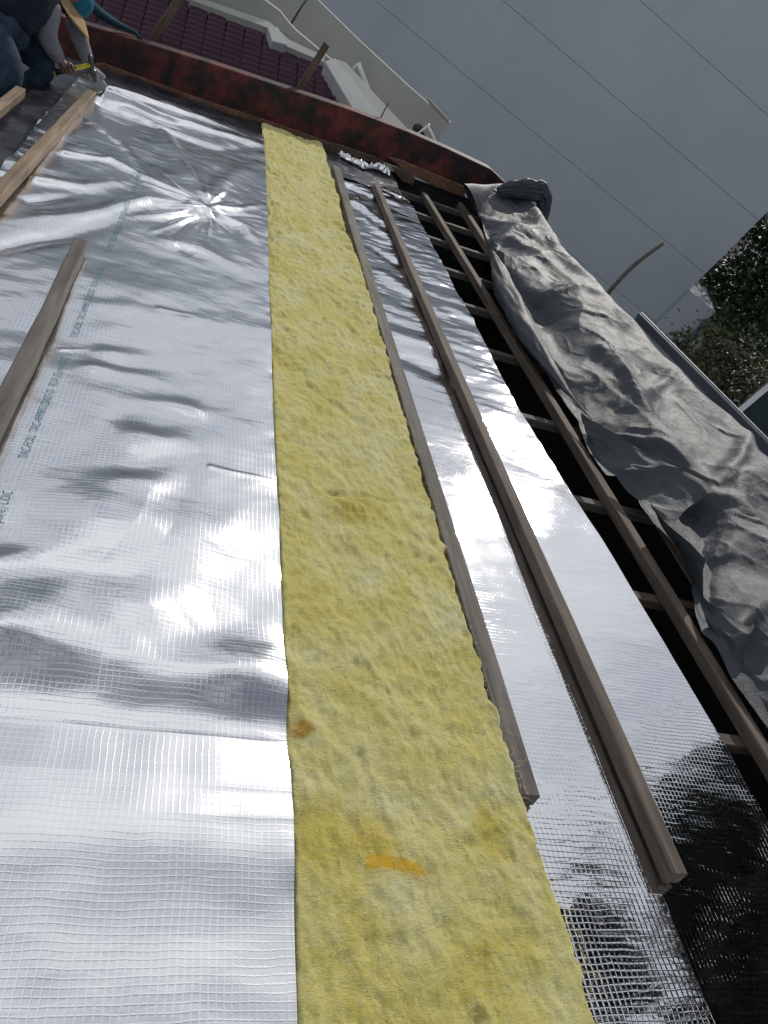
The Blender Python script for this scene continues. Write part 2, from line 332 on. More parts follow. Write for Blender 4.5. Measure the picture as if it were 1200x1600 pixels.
for vv in (-1.2, -.58, .03, .66, 1.27, 1.90, 2.49, 3.13, 3.83, 4.43, 5.02, 5.60, 6.15, 6.65):
    timber('rafter', (-3.8, vv + random.gauss(0, .01), -.10), (2.95, vv + random.gauss(0, .01), -.10), .045, .042, WGREY if vv > 2 else WBROWN, house, sg=8)

# ------------------------------------------------------------------ foil sheets
def polyu(pts, n):                               # edge as u(v) from pixels
    q = np.array([PX(x, y, n) for x, y in pts]); q = q[np.argsort(q[:, 1])]; return lambda v: np.interp(v, q[:, 1], q[:, 0])
def sheet(name, hf, u0f, u1f, v0f, v1f, nu, nv, mat, base, label, cat='foil', group=None, parent=None):
    s, t = np.meshgrid(np.linspace(0, 1, nu), np.linspace(0, 1, nv)); v0, v1 = v0f, v1f
    v = v0 + (v1 - v0) * t; a = u0f(v); b = u1f(v); u = a + (b - a) * s
    v = v + .10 * fbm(u * 2.5 + 2, v * 0 + 5.5, 4, 3) * np.clip((t - .94) / .06, 0, 1) + .004 * perlin(u * 5, v * 0 + 1.5) * np.clip((.01 - t) / .01, 0, 1)
    z = hf(u, v); P = np.stack([u, v, z], -1).reshape(-1, 3) - np.asarray(base)
    o = obj(name, P, grid_faces(nv, nu), mat, RM(base), parent, True)
    return tag(o, label, cat, group)
EDGE_L = polyu([(467, 1600), (462, 1450), (455, 1200), (446, 1050), (440, 900), (430, 700), (425, 560), (418, 420), (414, 300), (411, 212)], .062)
PIN = PX(322, 337, .06)[:2]
FOLDS = [  # pixel polyline, width m, height m : creases in the big left sheet
    ([(322, 337), (215, 285), (130, 238)], .030, .016), ([(322, 339), (225, 297)], .014, .010), ([(322, 338), (240, 345), (205, 346)], .03, .014),
    ([(318, 345), (285, 342)], .035, -.016), ([(322, 337), (365, 336), (411, 331)], .03, .014), ([(322, 337), (360, 360), (372, 370)], .024, -.012),
    ([(330, 341), (378, 362), (398, 385)], .03, .012), ([(322, 336), (300, 300), (250, 205), (175, 165)], .05, .02), ([(322, 336), (340, 300), (400, 262)], .06, .018),
    ([(322, 338), (230, 322), (100, 345), (0, 352)], .05, .020), ([(0, 385), (100, 372), (170, 355)], .05, -.016),
    ([(165, 160), (250, 190), (330, 213), (405, 232)], .05, .035), ([(160, 168), (240, 205), (340, 240), (400, 236)], .05, -.02),
    ([(170, 150), (260, 170), (380, 212)], .05, .03), ([(60, 290), (130, 300), (200, 290)], .04, .014), ([(50, 320), (120, 312)], .03, -.010),
    ([(100, 250), (170, 262), (230, 290)], .03, .012), ([(265, 385), (310, 392), (372, 422)], .05, .012), ([(280, 390), (300, 400)], .05, -.012),
    ([(120, 190), (190, 240), (240, 300)], .03, .010), ([(160, 545), (250, 560)], .05, .008), ([(90, 536), (125, 535)], .012, .003),
    ([(180, 815), (250, 845), (335, 820)], .17, .031), ([(330, 825), (250, 845), (170, 830)], .10, .010), ([(215, 760), (300, 750)], .07, .010), ([(200, 690), (300, 695)], .06, .014), ([(300, 640), (205, 628)], .05, .010), ([(20, 975), (160, 1000), (285, 962)], .13, .027), ([(200, 940), (330, 930)], .08, .013),
    ([(395, 1085), (300, 1110), (140, 1085)], .14, .029), ([(330, 1030), (390, 1020)], .08, .008), ([(230, 1150), (340, 1155)], .05, .014), ([(-20, 885), (130, 850)], .06, .014), ([(-20, 1015), (60, 990)], .06, .014), ([(150, 572), (260, 590)], .05, .010), 
    ([(330, 735), (430, 752)], .012, .0035), ([(250, 485), (300, 492)], .015, .003), ([(150, 480), (300, 500), (420, 520)], .05, .004)]
def worley(x, y, s=0):
    xi = np.floor(x).astype(int); yi = np.floor(y).astype(int); best = np.full(x.shape, 9.)
    for a in (-1, 0, 1):
        for b in (-1, 0, 1):
            h = _P[(_P[(xi + a + s * 31) & 511] + yi + b) & 511]; jx = (h * 0.61803) % 1; jy = (h * 0.35729) % 1
            best = np.minimum(best, np.hypot(xi + a + jx - x, yi + b + jy - y))
    return best
_r = random.Random(4)
for k_ in range(20):
    a_ = k_ / 20 * 6.283 + _r.uniform(-.12, .12); L_ = _r.uniform(45, 135) * (1 if math.cos(a_) < 0 else .62); e_ = (322 + math.cos(a_) * L_, 337 + math.sin(a_) * L_ * .62); m_ = (322 + math.cos(a_ + _r.uniform(-.1, .1)) * L_ * .5, 337 + math.sin(a_ + _r.uniform(-.1, .1)) * L_ * .31)
    FOLDS.append(([(322, 337), m_, e_], _r.uniform(.012, .02), _r.choice((-1, 1)) * _r.uniform(.004, .008)))
def folds(u, v, L, n=.06, warp=0.):
    z = np.zeros_like(u)
    if np.any(warp): u, v = u + warp * fbm(u * 2.2, v * 2.6, 90, 2), v + .9 * warp * fbm(u * 2.6 + 9, v * 3, 93, 2)
    for pts, wd, h in L:
        q = [PX(x, y, n)[:2] for x, y in pts]; best = None; K = len(q) - 1
        for i in range(K):
            d, t = seg(u, v, q[i], q[i + 1]); tt = (i + t) / K
            val = np.exp(-(d / wd) ** 2) * np.clip(1.15 - tt, .15, 1)
            best = val if best is None else np.maximum(best, val)
        z = z + h * best
    return z
def h_left(u, v):
    uu = u + .1 * perlin(u * 1.3, v * 1.1, 3)
    near = np.clip((4.2 - v) / 1.2, 0, 1)
    z = .056 + .016 * near * fbm(uu * 1.4 + .15 * v, v * 1.9 + .4 * u + .7, 1, 2, .3) + .006 * fbm(uu * 2.6 - v * .7, v * 2.6, 5, 3) 
    z = z + .0035 * fbm(u * 5 + v, v * 9, 7, 3) * (.4 + .6 * np.clip(v - 3.6, 0, 1))
    pr0 = np.hypot(u - PIN[0], (v - PIN[1]) * .6); z = z + .024 * (np.clip(v - 2.8, 0, 1.8) - .9 * np.clip(v - 5.2, 0, 1.5)); z = z + (1.5 - .3 * near) * folds(u, v, FOLDS, .06, .06 * near) * (.15 + .85 * (1 - np.exp(-(pr0 / .09) ** 2))) + .012 * np.clip((v - 3.4) / 1.2, 0, 1) * fbm(u * 2.2 - .5 * v, v * 1.7 + u, 8, 3)
    r = np.hypot(u - PIN[0], (v - PIN[1]) * .55); th = np.arctan2((v - PIN[1]) * .55, u - PIN[0])
    z = z + .012 * np.exp(-r / .30) * perlin(th * 2.4 + 40, r * 0 + 2.2, 9) * (1 - np.exp(-(r / .05) ** 2)) - .006 * np.exp(-(r / .10) ** 2)
    e = np.clip((v - 5.9) / .9, 0, 1); z = z + e * (.022 * fbm(u * 2.2 + v * 2, v * 3, 11, 2) - .02)
    lip = np.clip((1.22 - v) / .16, 0, 1); lip = lip * lip * (3 - 2 * lip); z = z * (1 - lip) + (h_low(u, v) + .0016 - .004 * np.clip((1.04 - v) / .02, 0, 1)) * lip
    ed = np.clip(1 - (EDGE_L(v) - u) / .05, 0, 1); z = z + .006 * ed ** 2 * perlin(v * 9, v * 0 + 1.3, 2)
    return z
def h_low(u, v):
    z = .050 + .010 * fbm(u * 1.4, v * 2.2 + 3, 15, 2, .4) + .003 * fbm(u * 5, v * 6, 16, 2)
    z = z + .016 * np.exp(-((v - .78 - .03 * np.sin(u * 3)) / .13) ** 2) - .012 * np.clip((v - .92) / .1, 0, 1)
    for a, b, c in ((.83, .010, .002), (.88, .010, -.002)): z = z + c * np.exp(-((v - a - .02 * u) / b) ** 2) * np.clip((u - .1) * 4, 0, 1)
    ed = np.clip(1 - (EDGE_L(v) - u) / .05, 0, 1); return z + .004 * ed ** 2 * perlin(v * 9, v * 0 + 4.3, 2)
BL = np.array([-.1, 3.5, .05])
foilL = sheet('foil_sheet', h_left, lambda v: -.80 + 0 * v, EDGE_L, 1.02, 6.34, 300, 960, FOIL, BL, 'wide printed silver foil sheet with a pinched star of creases left of the yellow wool')
foilB = sheet('foil_sheet', h_low, lambda v: -.98 + 0 * v, lambda v: EDGE_L(np.maximum(v, .42)), -1.6, 1.12, 200, 330, FOILB, np.array([-.1, .2, .04]), 'plain silver foil sheet lapped under the edge of the printed foil')
EDGE_R = polyu([(1330, 1500), (1200, 1268), (1100, 1110), (1040, 1010), (985, 920), (905, 790), (810, 640), (740, 505), (690, 410), (660, 355), (632, 300), (625, 285)], .0)
FOLDR = [([(640, 560), (720, 600), (800, 630)], .10, -.012), ([(610, 520), (700, 545)], .06, .008), ([(600, 430), (660, 470), (700, 500)], .06, .010), ([(555, 320), (630, 372)], .05, .018),
         ([(545, 292), (620, 330)], .06, -.02), ([(570, 345), (640, 400)], .05, .014), ([(590, 392), (660, 440)], .05, -.012), ([(690, 860), (740, 800)], .09, .006), ([(745, 505), (700, 480)], .05, .01)]
def h_right(u, v):
    far = np.clip((v - 2.6) / 2., 0, 1)
    z = .004 + .007 * fbm(u * 1.2 + 5, v * 1.7 + 2, 21, 2, .4) + .0022 * fbm(u * 3, v * 11, 22, 3) * (.4 + far) + .010 * far * fbm(u * 2.5 + v, v * 5.5 - 1.5 * u, 23, 3)
    z = z + folds(u, v, FOLDR, 0.) + .006 * np.exp(-((EDGE_R(v) - u) / .05) ** 2) * perlin(v * 3, u * 0 + .5, 25)
    z = z - .05 * np.clip(1 - (EDGE_R(v) - u) / .5, 0, 1) * np.clip((1.6 - v) / 1., 0, 1) ** 2
    e = np.clip((v - 5.9) / .6, 0, 1); return z + e * .03 * fbm(u * 4, v * 6, 26, 3)
BR = np.array([1.4, 2.5, 0.])
foilR = sheet('foil_sheet', h_right, lambda v: .90 + 0 * v, EDGE_R, -1.0, 6.34, 230, 900, FOILR, BR, 'silver foil sheet carrying two loose battens beside the open rafters')
h_dark = lambda u, v: .045 + .03 * fbm(u * 2.2, v * 2, 31, 4) * np.clip((-.78 - u) * 6, 0, 1) + .006 * fbm(u * 9, v * 9, 32, 2)
sheet('shade_sheet', h_dark, lambda v: -2.9 + 0 * v, lambda v: -.79 + 0 * v, -1.6, 6.8, 160, 420, DARKSHEET, np.array([-1.5, 3, .03]), 'creased sheet coloured dark for shaded foil beneath the kneeling worker', 'underlay')  # dark colour painted in place of foil mirroring dark things
sheet('shade_sheet', lambda u, v: .012 + .02 * fbm(u * 3, v * 4, 35, 3), lambda v: -.78 + 0 * v, lambda v: 1.62 + 0 * v, 6.15, 6.93, 200, 60, DARKSHEET, np.array([.4, 6.6, .01]), 'dark strip painted as beam shade between the foil ends and the red beam', 'underlay')  # dark sheet standing in for the beam's shade on the foil
h_strip = lambda u, v: .085 + .012 * fbm(u * 5, v * 4, 33, 3) + .007 * rid_(u * 8 + v * 3, v * 7)
rid_ = lambda x, y: 1 - 2.2 * np.abs(perlin(x, y, 34))
STL = polyu([(-60, 330), (0, 262), (45, 215), (85, 165), (110, 140)], .08); STR = polyu([(-60, 400), (0, 318), (70, 230), (140, 150)], .08)
sheet('foil_strip', h_strip, lambda v: STL(v) + .03 * perlin(v * 4, v * 0 + .3, 3), lambda v: STR(v) + .0, 3.0, 6.1, 40, 420, FOILC, np.array([-.85, 4.6, .07]), 'narrow crumpled foil strip along the far tan batten by the worker')
# torn foil scraps by the beam foot
def scrap(pxs, v, label, hgt=.05):
    q = np.array([PX(x, y, .03) for x, y in pxs]); b = q.mean(0); vs = []; n = 26; m = 7
    for i in range(n):
        t = i / (n - 1) * (len(q) - 1); k = min(int(t), len(q) - 2); c = q[k] * (1 - t + k) + q[k + 1] * (t - k) - b
        for j in range(m): vs.append(c + np.array([random.gauss(0, .006), (j / (m - 1) - .5) * .09 * (.5 + random.random() * .7), hgt * math.sin(j / (m - 1) * 3.1) * random.uniform(.2, 1)]))
    return tag(obj('foil_scrap', vs, grid_faces(n, m), FOILC, RM(b), None, False), label, 'foil scrap')
scrap([(530, 242), (552, 252), (568, 262), (590, 262), (608, 272)], 0, 'torn crinkled foil scrap lying against the boards at the red beam')
scrap([(418, 206), (426, 210), (434, 213)], 0, 'tiny foil scrap at the top corner of the yellow wool', .03)
# printed lettering on the left foil
def lettering(txt, a, b, size, wob=0.):
    cu = bpy.data.curves.new('t', 'FONT'); cu.body = txt; cu.size = 1; cu.space_character = .95; cu.offset = -.012; cu.resolution_u = 2; to = bpy.data.objects.new('t', cu); COL.objects.link(to)
    dg = bpy.context.evaluated_depsgraph_get(); me = bpy.data.meshes.new_from_object(to.evaluated_get(dg)); bpy.data.objects.remove(to)
    bm = bmesh.new(); bm.from_mesh(me); bmesh.ops.triangulate(bm, faces=bm.faces[:])
    for _ in range(2): bmesh.ops.subdivide_edges(bm, edges=[e for e in bm.edges if e.calc_length() > .12], cuts=1)
    bmesh.ops.triangulate(bm, faces=bm.faces[:]); bm.to_mesh(me); bm.free()
    n = len(me.vertices); c = np.zeros(n * 3, np.float32); me.vertices.foreach_get('co', c); c = c.reshape(-1, 3); wdt = c[:, 0].max()
    d = b - a; L = np.linalg.norm(d[:2]); d = d[:2] / L; pp = np.array([-d[1], d[0]])
    x = c[:, 0] / wdt * L; y = c[:, 1] * size
    u = a[0] + d[0] * x + pp[0] * y; v = a[1] + d[1] * x + pp[1] * y; z = h_left(u, v) + .0022
    P = np.stack([u, v, z], 1) - BL; me.vertices.foreach_set('co', P.astype(np.float32).ravel()); me.materials.clear(); me.materials.append(INK); me.update()
    o = link('printed_text', me, I4, foilL); o['label'] = 'teal lettering reading ' + txt; return o
TXT = 'TAC-FOIL  TAC-4999RS CLASS O   TUV (S\'pore) COC'
t0 = PX(42, 716, .06); t1 = PX(108, 556, .06); per = None
dirv = nrm((t1 - t0)[:2]); Lt = np.linalg.norm((t1 - t0)[:2]); t2 = PX(124, 525, .06); per = np.linalg.norm((t2 - t0)[:2])
for k in range(-1, 5):
    a = t0.copy(); a[:2] += dirv * per * k; a[0] = t0[0] + dirv[0] / dirv[1] * (a[1] - t0[1]); b = a.copy(); b[:2] += dirv * Lt
    lettering(TXT, a, b, .036)

# ------------------------------------------------------------------ yellow glass wool
WB = np.array([.77, 3.0, 0.])
WOOL = wool_mat()
WR = polyu([(1010, 1740), (945, 1600), (918, 1500), (885, 1400), (835, 1265), (800, 1150), (772, 1080), (745, 1000), (722, 930), (700, 850), (682, 790), (655, 700), (636, 645), (615, 575), (600, 520), (582, 460), (562, 400), (545, 360), (533, 310), (520, 268), (511, 238)], .055)
WF = [([(510, 768), (560, 776), (640, 792)], .012, -.010), ([(520, 790), (620, 800)], .03, .008), ([(470, 1120), (560, 1210), (600, 1260)], .02, .008), ([(440, 690), (520, 640)], .02, -.006), ([(600, 1010), (690, 960)], .03, .007),
      ([(500, 1000), (600, 960)], .04, .006), ([(560, 1180), (600, 1290)], .012, -.006), ([(480, 600), (560, 660)], .015, -.006), ([(455, 1120), (500, 1140)], .03, -.008), ([(700, 1330), (820, 1290)], .02, -.006), ([(520, 820), (610, 700)], .03, .006)]
def ragged(v): return -.022 + .012 * fbm(v * 5, v * 0 + .4, 41, 3) + .022 * np.abs(perlin(v * 15, v * 0 + .7, 42)) + .004 * perlin(v * 55, v * 0 + .1, 43)
nu, nv = 200, 960; s, t = np.meshgrid(np.linspace(0, 1, nu), np.linspace(0, 1, nv)); v = -.9 + t * (6.78 + .9)
v = v + np.where(t > .99, .02 * fbm(s * 6, t * 0, 44), 0)
a = EDGE_L(np.maximum(v, .42)) - .10 * np.clip((6.4 - v) / .1, 0, 1); b = WR(v) + ragged(v); ss = 1 - (1 - s) ** 1.15; u = a + (b - a) * ss
z = .049 + .016 * fbm(u * 4, v * 3, 45, 4, .55) + .0075 * fbm(u * 22 + .5 * v, v * 17, 46, 4, .65) + folds(u, v, WF, .05)
z = z + .0075 * (1 - 2 * np.abs(fbm(u * 9 + 1.5 * v, v * 5 - u, 47, 3)))
z = z + .012 * np.exp(-((b - u) / .07) ** 2); edge = np.clip((b - u) / .016, 0, 1); z = .004 + (z - .004) * np.sqrt(np.clip(1 - (1 - edge) ** 2.2, 0, 1))
under = np.clip((u - (EDGE_L(np.maximum(v, .42)) - .012)) / .02, 0, 1); z = .03 + (z - .03) * under
wool = obj('glass_wool_batt', np.stack([u, v, z], -1).reshape(-1, 3) - WB, grid_faces(nv, nu), WOOL, RM(WB), None, True)
tag(wool, 'long strip of yellow glass wool insulation laid between the foil sheets', 'insulation')
# loose fibres standing off the wool
fv, ff = [], []
def zat(uu, vv): return .052 + .012 * fbm(np.array([uu * 4]), np.array([vv * 3]), 45, 4, .55)[0]
for i in range(9000):
    vv = .2 + 6.4 * random.random() ** 1.7; ur = float(WR(vv) + ragged(np.array([vv]))[0]); ul = float(EDGE_L(max(vv, .42)))
    if i % 3 == 0: uu = ur - abs(random.gauss(0, .008)); zz = random.uniform(.006, .05); d = np.array([random.uniform(.2, 1), random.gauss(0, .9), random.gauss(.25, .6)])
    else: uu = random.uniform(ul + .01, ur); zz = zat(uu, vv) + .002; d = np.array([random.gauss(0, 1), random.gauss(0, 1), random.uniform(0, .35)])
    d = nrm(d); L = random.uniform(.006, .02); wv = nrm(np.cross(d, [0.3, .1, 1.])) * random.uniform(.0003, .0006); p = np.array([uu, vv, zz]) - WB; bnd = np.array([random.gauss(0, .3), random.gauss(0, .3), -.2]) * L
    k = len(fv); m = p + d * L * .55; e = p + d * L + bnd
    fv += [p - wv, p + wv, m + wv * .8, m - wv * .8, e]; ff += [(k, k + 1, k + 2, k + 3), (k + 3, k + 2, k + 4)]
for i in range(1700):                                     # long wispy strands lying on the wool
    vv = .1 + 6.2 * random.random() ** 1.9; ur = float(WR(vv)) - .01; ul = float(EDGE_L(max(vv, .42))); uu = random.uniform(ul + .01, ur) if i % 4 else ur + random.uniform(-.02, .008)
    th = random.uniform(0, 6.28); L = random.uniform(.02, .06); cv_ = random.gauss(0, 1.2); p = np.array([uu, vv, zat(uu, vv) + .004]); wv_ = random.uniform(.00022, .0004); k = len(fv)
    for q_ in range(5):
        d = np.array([math.cos(th), math.sin(th), random.uniform(-.12, .14)]); nn_ = np.array([-d[1], d[0], 0]) * wv_ * (1 - q_ / 5); fv += [p - nn_ - WB, p + nn_ - WB]; p = p + d * L / 4; th += cv_ * .3
    ff += [(k + 2 * q_, k + 2 * q_ + 1, k + 2 * q_ + 3, k + 2 * q_ + 2) for q_ in range(4)]
tag(obj('fibre', fv, ff, Mat('pale_fibre', (.60, .55, .26), .9).m, I4, wool), kind='stuff')

# ------------------------------------------------------------------ battens
def batten(pn, pf, n_top, wd, ht, mat, label, side=-1, name='roof_batten', lift=0., **k):
    a = PX(*pn, n_top); b = PX(*pf, n_top); a[0] += side * wd / 2; b[0] += side * wd / 2; a[2] = b[2] = n_top - ht
    return tag(timber(name, a, b, wd, ht, mat, **k), label, 'batten')
batten((841, 1244), (532, 262), .050, .062, .044, WGREY, 'grey weathered batten half covered by the ragged edge of the yellow wool')
batten((1072, 1366), (594, 290), .056, .050, .046, WBROWN, 'brown batten lying loose in the middle of the foil beside the rafters')
batten((137, 377), (-150, 985), .132, .052, .055, WGREY, 'grey brown batten with a blunt end lying on the printed foil')
batten((149, 143), (-120, 450), .142, .055, .05, WTAN, 'tan batten being nailed down by the kneeling worker')
batten((42, 140), (-150, 290), .12, .055, .05, WTAN, "tan batten end beside the worker's knee")
batten((1075, 955), (660, 298), -.002, .052, .055, WBROWN, 'brown batten fixed over the open rafters between foil and tarpaulin', bow=.003) if False else None
a = PX(664, 300, 0.); b = PX(1052, 930, 0.); c = b + (b - a) * .55
a[2] = c[2] = -.055; tag(timber('roof_batten', a, c, .046, .05, WBROWN, bow=.004), 'long batten nailed across the open rafters next to the tarpaulin', 'batten')
a = PX(720, 316, 0.); b = PX(757, 384, 0.); c = b + (b - a) * 6; a[2] = c[2] = -.055; c[0] += .35
tag(timber('roof_batten', a, c, .05, .055, WBROWN, bow=.004), 'batten on the open rafters running in under the tarpaulin', 'batten')

# ------------------------------------------------------------------ red beam and boards at the far edge
def vslab(name, pts, v, th, mat, label, cat, bev=.004):
    q = [PV(x, y, v) for x, y in pts]; return tag(slab(name, q, (0, th, 0), mat, MR, None, bev), label, cat)
top = [(-60, -28), (130, 37), (330, 99), (545, 171), (640, 207), (700, 233), (768, 265), (793, 289)]
bot = [(728, 297), (640, 268), (560, 238), (420, 192), (300, 152), (130, 98), (-60, 40)]
vslab('red_beam', top + bot, 6.99, .16, RED, 'rusty dark red painted beam along the far roof edge with a tapered tip', 'beam', .008)
vslab('timber_board', [(148, 100), (160, 99), (300, 150), (420, 190), (600, 252), (598, 262), (420, 203), (300, 165), (150, 112)], 6.93, .04, WRED, 'long thin brown board lying along the foot of the red beam', 'board')
vslab('timber_board', [(606, 246), (625, 250), (728, 293), (726, 309), (680, 292), (640, 272)], 6.90, .05, WRED, 'thick orange brown plank below the tapered tip of the red beam', 'board')
vslab('timber_board', [(505, 222), (530, 226), (594, 248), (585, 256), (530, 242), (500, 232)], 6.88, .03, WDARK, 'short brown board end propped above the torn foil scrap', 'board')
vslab('timber_board', [(612, 262), (634, 266), (650, 280), (645, 290), (628, 284)], 6.86, .05, WDARK, 'rough dark timber offcut wedged where the foil meets the open rafters', 'offcut')
vslab('timber_board', [(410, 196), (470, 212), (505, 226), (500, 234), (450, 222), (412, 208)], 6.89, .03, WDARK, 'dark board end above the top of the yellow wool', 'board')
def stick(name, px0, px1, v0, v1, wd, ht, mat, label, cat):
    a = PV(*px0, v0); b = PV(*px1, v1); return tag(timber(name, a, b, wd, ht, mat, side=(0, -1, 0.1), bow=.003, sg=6), label, cat)
stick('wooden_post', (462, 146), (510, 70), 7.24, 7.34, .055, .03, WDARK, 'pale tipped plank standing up behind the red beam before the purple roof', 'plank')
stick('wooden_post', (238, 62), (296, -26), 7.24, 7.34, .065, .03, WDARK, 'dark plank standing up behind the red beam beside the teal rope', 'plank')
a = PV(588, 196, 7.2); b = PV(607, 161, 7.2); tag(tube('metal_rod', [a - (a + b) / 2, 0 * a, b - (a + b) / 2], .006, STEEL, RM((a + b) / 2), k=6), 'thin dark rod sticking up behind the red beam', 'rod')
pts = [PX(938, 478, -.05), None]; base = PV(945, 468, 5.6); q = [PV(x, y, 5.6) for x, y in ((938, 474), (955, 452), (972, 433), (990, 415), (1014, 396), (1036, 380))]; base = q[0]
tag(tube('bent_pole', [p - base for p in q], [.019, .018, .018, .017, .017, .016], WGREY, RM(base), k=8), 'bent grey pole sticking out from behind the grey tarpaulin', 'pole')
# teal rope and cloth by the worker
q = [PV(x, y, 7.0 + d) for x, y, d in ((128, 2, -.25), (142, 8, -.2), (156, 20, -.1), (170, 30, 0), (184, 38, .05), (196, 44, .1), (210, 50, .1), (222, 62, .1))]; base = q[4]
tag(tube('rope', [p - base for p in q], [.03, .036, .034, .03, .026, .02, .016, .012], ROPE, RM(base), k=8), 'teal rope lying over the red beam beside the worker', 'rope')

# ------------------------------------------------------------------ grey tarpaulin pulled back over the ridge
def resample(p, k):
    p = np.asarray(p, float); d = np.r_[0, np.cumsum(np.linalg.norm(np.diff(p, axis=0), axis=1))]; x = np.linspace(0, d[-1], k); return np.stack([np.interp(x, d, p[:, i]) for i in range(p.shape[1])], 1)
tin = [(724, 293), (752, 345), (760, 372), (770, 405), (782, 460), (800, 500), (835, 560), (870, 610), (902, 655), (922, 705), (950, 740), (982, 742), (1002, 790), (1035, 830), (1066, 858), (1084, 905), (1086, 955), (1098, 990), (1112, 1004), (1138, 1050), (1180, 1110), (1290, 1260)]
tout = [(726, 287), (760, 286), (800, 288), (838, 322), (858, 352), (872, 378), (905, 405), (935, 440), (965, 478), (1003, 520), (1030, 550), (1060, 572), (1085, 602), (1112, 622), (1140, 642), (1172, 674), (1182, 700), (1225, 735), (1330, 830)]
KT, KS = 550, 190
EX = [np.array([2.12, .5, .02]), np.array([2.2, -.3, .02]), np.array([2.1, -1.2, .02]), np.array([2.18, -2.2, .02])]; EY = [np.array([2.95, 1.3, .2]), np.array([2.95, .2, .2]), np.array([2.95, -1., .2]), np.array([2.95, -2.2, .2])]
A0 = [np.r_[PX(x, y, .02)] for x, y in tin]; B0 = [np.r_[PX(x, y, .20)] for x, y in tout]; print(A0[-1], B0[-1])
A = np.vstack([resample(A0, KT - 130), resample([A0[-1]] + EX, 131)[1:]]); B = np.vstack([resample(B0, KT - 130), resample([B0[-1]] + EY, 131)[1:]])
tt, s2 = np.meshgrid(np.linspace(0, 1, KT), np.linspace(0, 1, KS), indexing='ij'); sf = .80; sI = np.clip(s2 / sf, 0, 1)[..., None]
Pm = A[:, None] * (1 - sI) + B[:, None] * sI
beyond = np.clip((s2 - sf) / (1 - sf), 0, 1)[..., None]; Pm = Pm + beyond * np.array([.55, 0., 0]) + np.stack([0 * s2, 0 * s2, -.75 * beyond[..., 0] ** 1.5], -1)
uu, vv2 = Pm[..., 0], Pm[..., 1]; al = vv2 * 1.0; ac = uu * 1.0
rid = lambda x, y, s: 1 - 2.2 * np.abs(perlin(x, y, s))
wx = uu + .07 * perlin(uu * 1.5, vv2 * 1.2, 60); wy = vv2 + .10 * perlin(uu * 1.1 + 4, vv2 * 1.0, 61)
cr_ = .16 * worley(wx * 1.2 + wy * .5, wy * .8 - wx * .5, 62) + .075 * worley(wx * 2.6 - wy * 1.0, wy * 2.0 + wx * .9, 63) + .004 * rid(wx * 9, wy * 8, 65)
for sc_, hh, sd__ in ((1.5, .012, 66), (2.9, .009, 67), (5.5, .005, 68)):
    p1_ = perlin(wx * sc_ + wy * sc_ * .5, wy * sc_ * .8, sd__); cr_ = cr_ + hh * np.exp(-np.abs(p1_) / .03) * np.clip(perlin(wx * 2, wy * 2, sd__ + 9) * 3 + .6, 0, 1)
TF = [([(758, 385), (800, 470), (860, 560), (905, 625)], .11, .10), ([(905, 655), (960, 672), (1010, 690), (1060, 725), (1105, 765)], .045, .10), ([(930, 700), (1000, 735), (1060, 760)], .10, -.10), ([(930, 560), (985, 625), (1020, 670)], .05, .05),
      ([(850, 470), (930, 478), (1000, 505)], .05, .04), ([(800, 380), (850, 430), (900, 470)], .06, .05), ([(780, 420), (850, 480), (880, 540)], .07, -.07), ([(1062, 765), (1130, 790), (1200, 840)], .05, .06), ([(1000, 760), (1060, 840), (1130, 960)], .06, .05),
      ([(1165, 690), (1135, 740), (1105, 770)], .04, .06), ([(1100, 640), (1170, 705)], .04, .04), ([(1105, 900), (1130, 960), (1180, 1010)], .06, -.08), ([(1120, 1000), (1180, 950), (1200, 940)], .05, .06), ([(1040, 600), (980, 640)], .04, .03),
      ([(940, 560), (960, 590), (1000, 650)], .025, .03), ([(760, 330), (860, 400)], .08, .03), ([(1010, 800), (1100, 870), (1200, 900)], .08, -.05)]
cr_ = cr_ - cr_.mean() - .02; cr_ = cr_ + folds(uu, vv2, TF, .1)
fade = np.clip(np.minimum(s2 / .05, 1), .12, 1) * np.clip((1 - np.clip((tt - .0) / 1, 0, 1)) * 99, 0, 1) * np.clip(tt / .04, .15, 1)
silh = 1 - .72 * np.exp(-((s2 - sf) / .10) ** 2)
Pm = Pm + (cr_ * fade * silh)[..., None] * nrm([-.25, -.2, .95]) + np.stack([.012 * fbm(vv2 * 6, s2 * 4, 66), 0 * s2, 0 * s2], -1)
Pm[..., 2] += .05 * np.sin(np.pi * np.clip(s2 / sf, 0, 1)) * np.clip(tt / .1, 0, 1)
Pm[..., 2] = np.maximum(Pm[..., 2], np.where(s2 < sf, .004 + .02 * np.clip(s2 / .1, 0, 1), -9))
TB = np.array([2.7, 3.5, 0.])
tarp = empty('tarpaulin', RM(TB)); tag(tarp, 'crumpled dark grey tarpaulin pulled back along the ridge beside the open rafters', 'tarpaulin')
obj('main_sheet', Pm.reshape(-1, 3) - TB, grid_faces(KT, KS), TARP, I4, tarp, True)
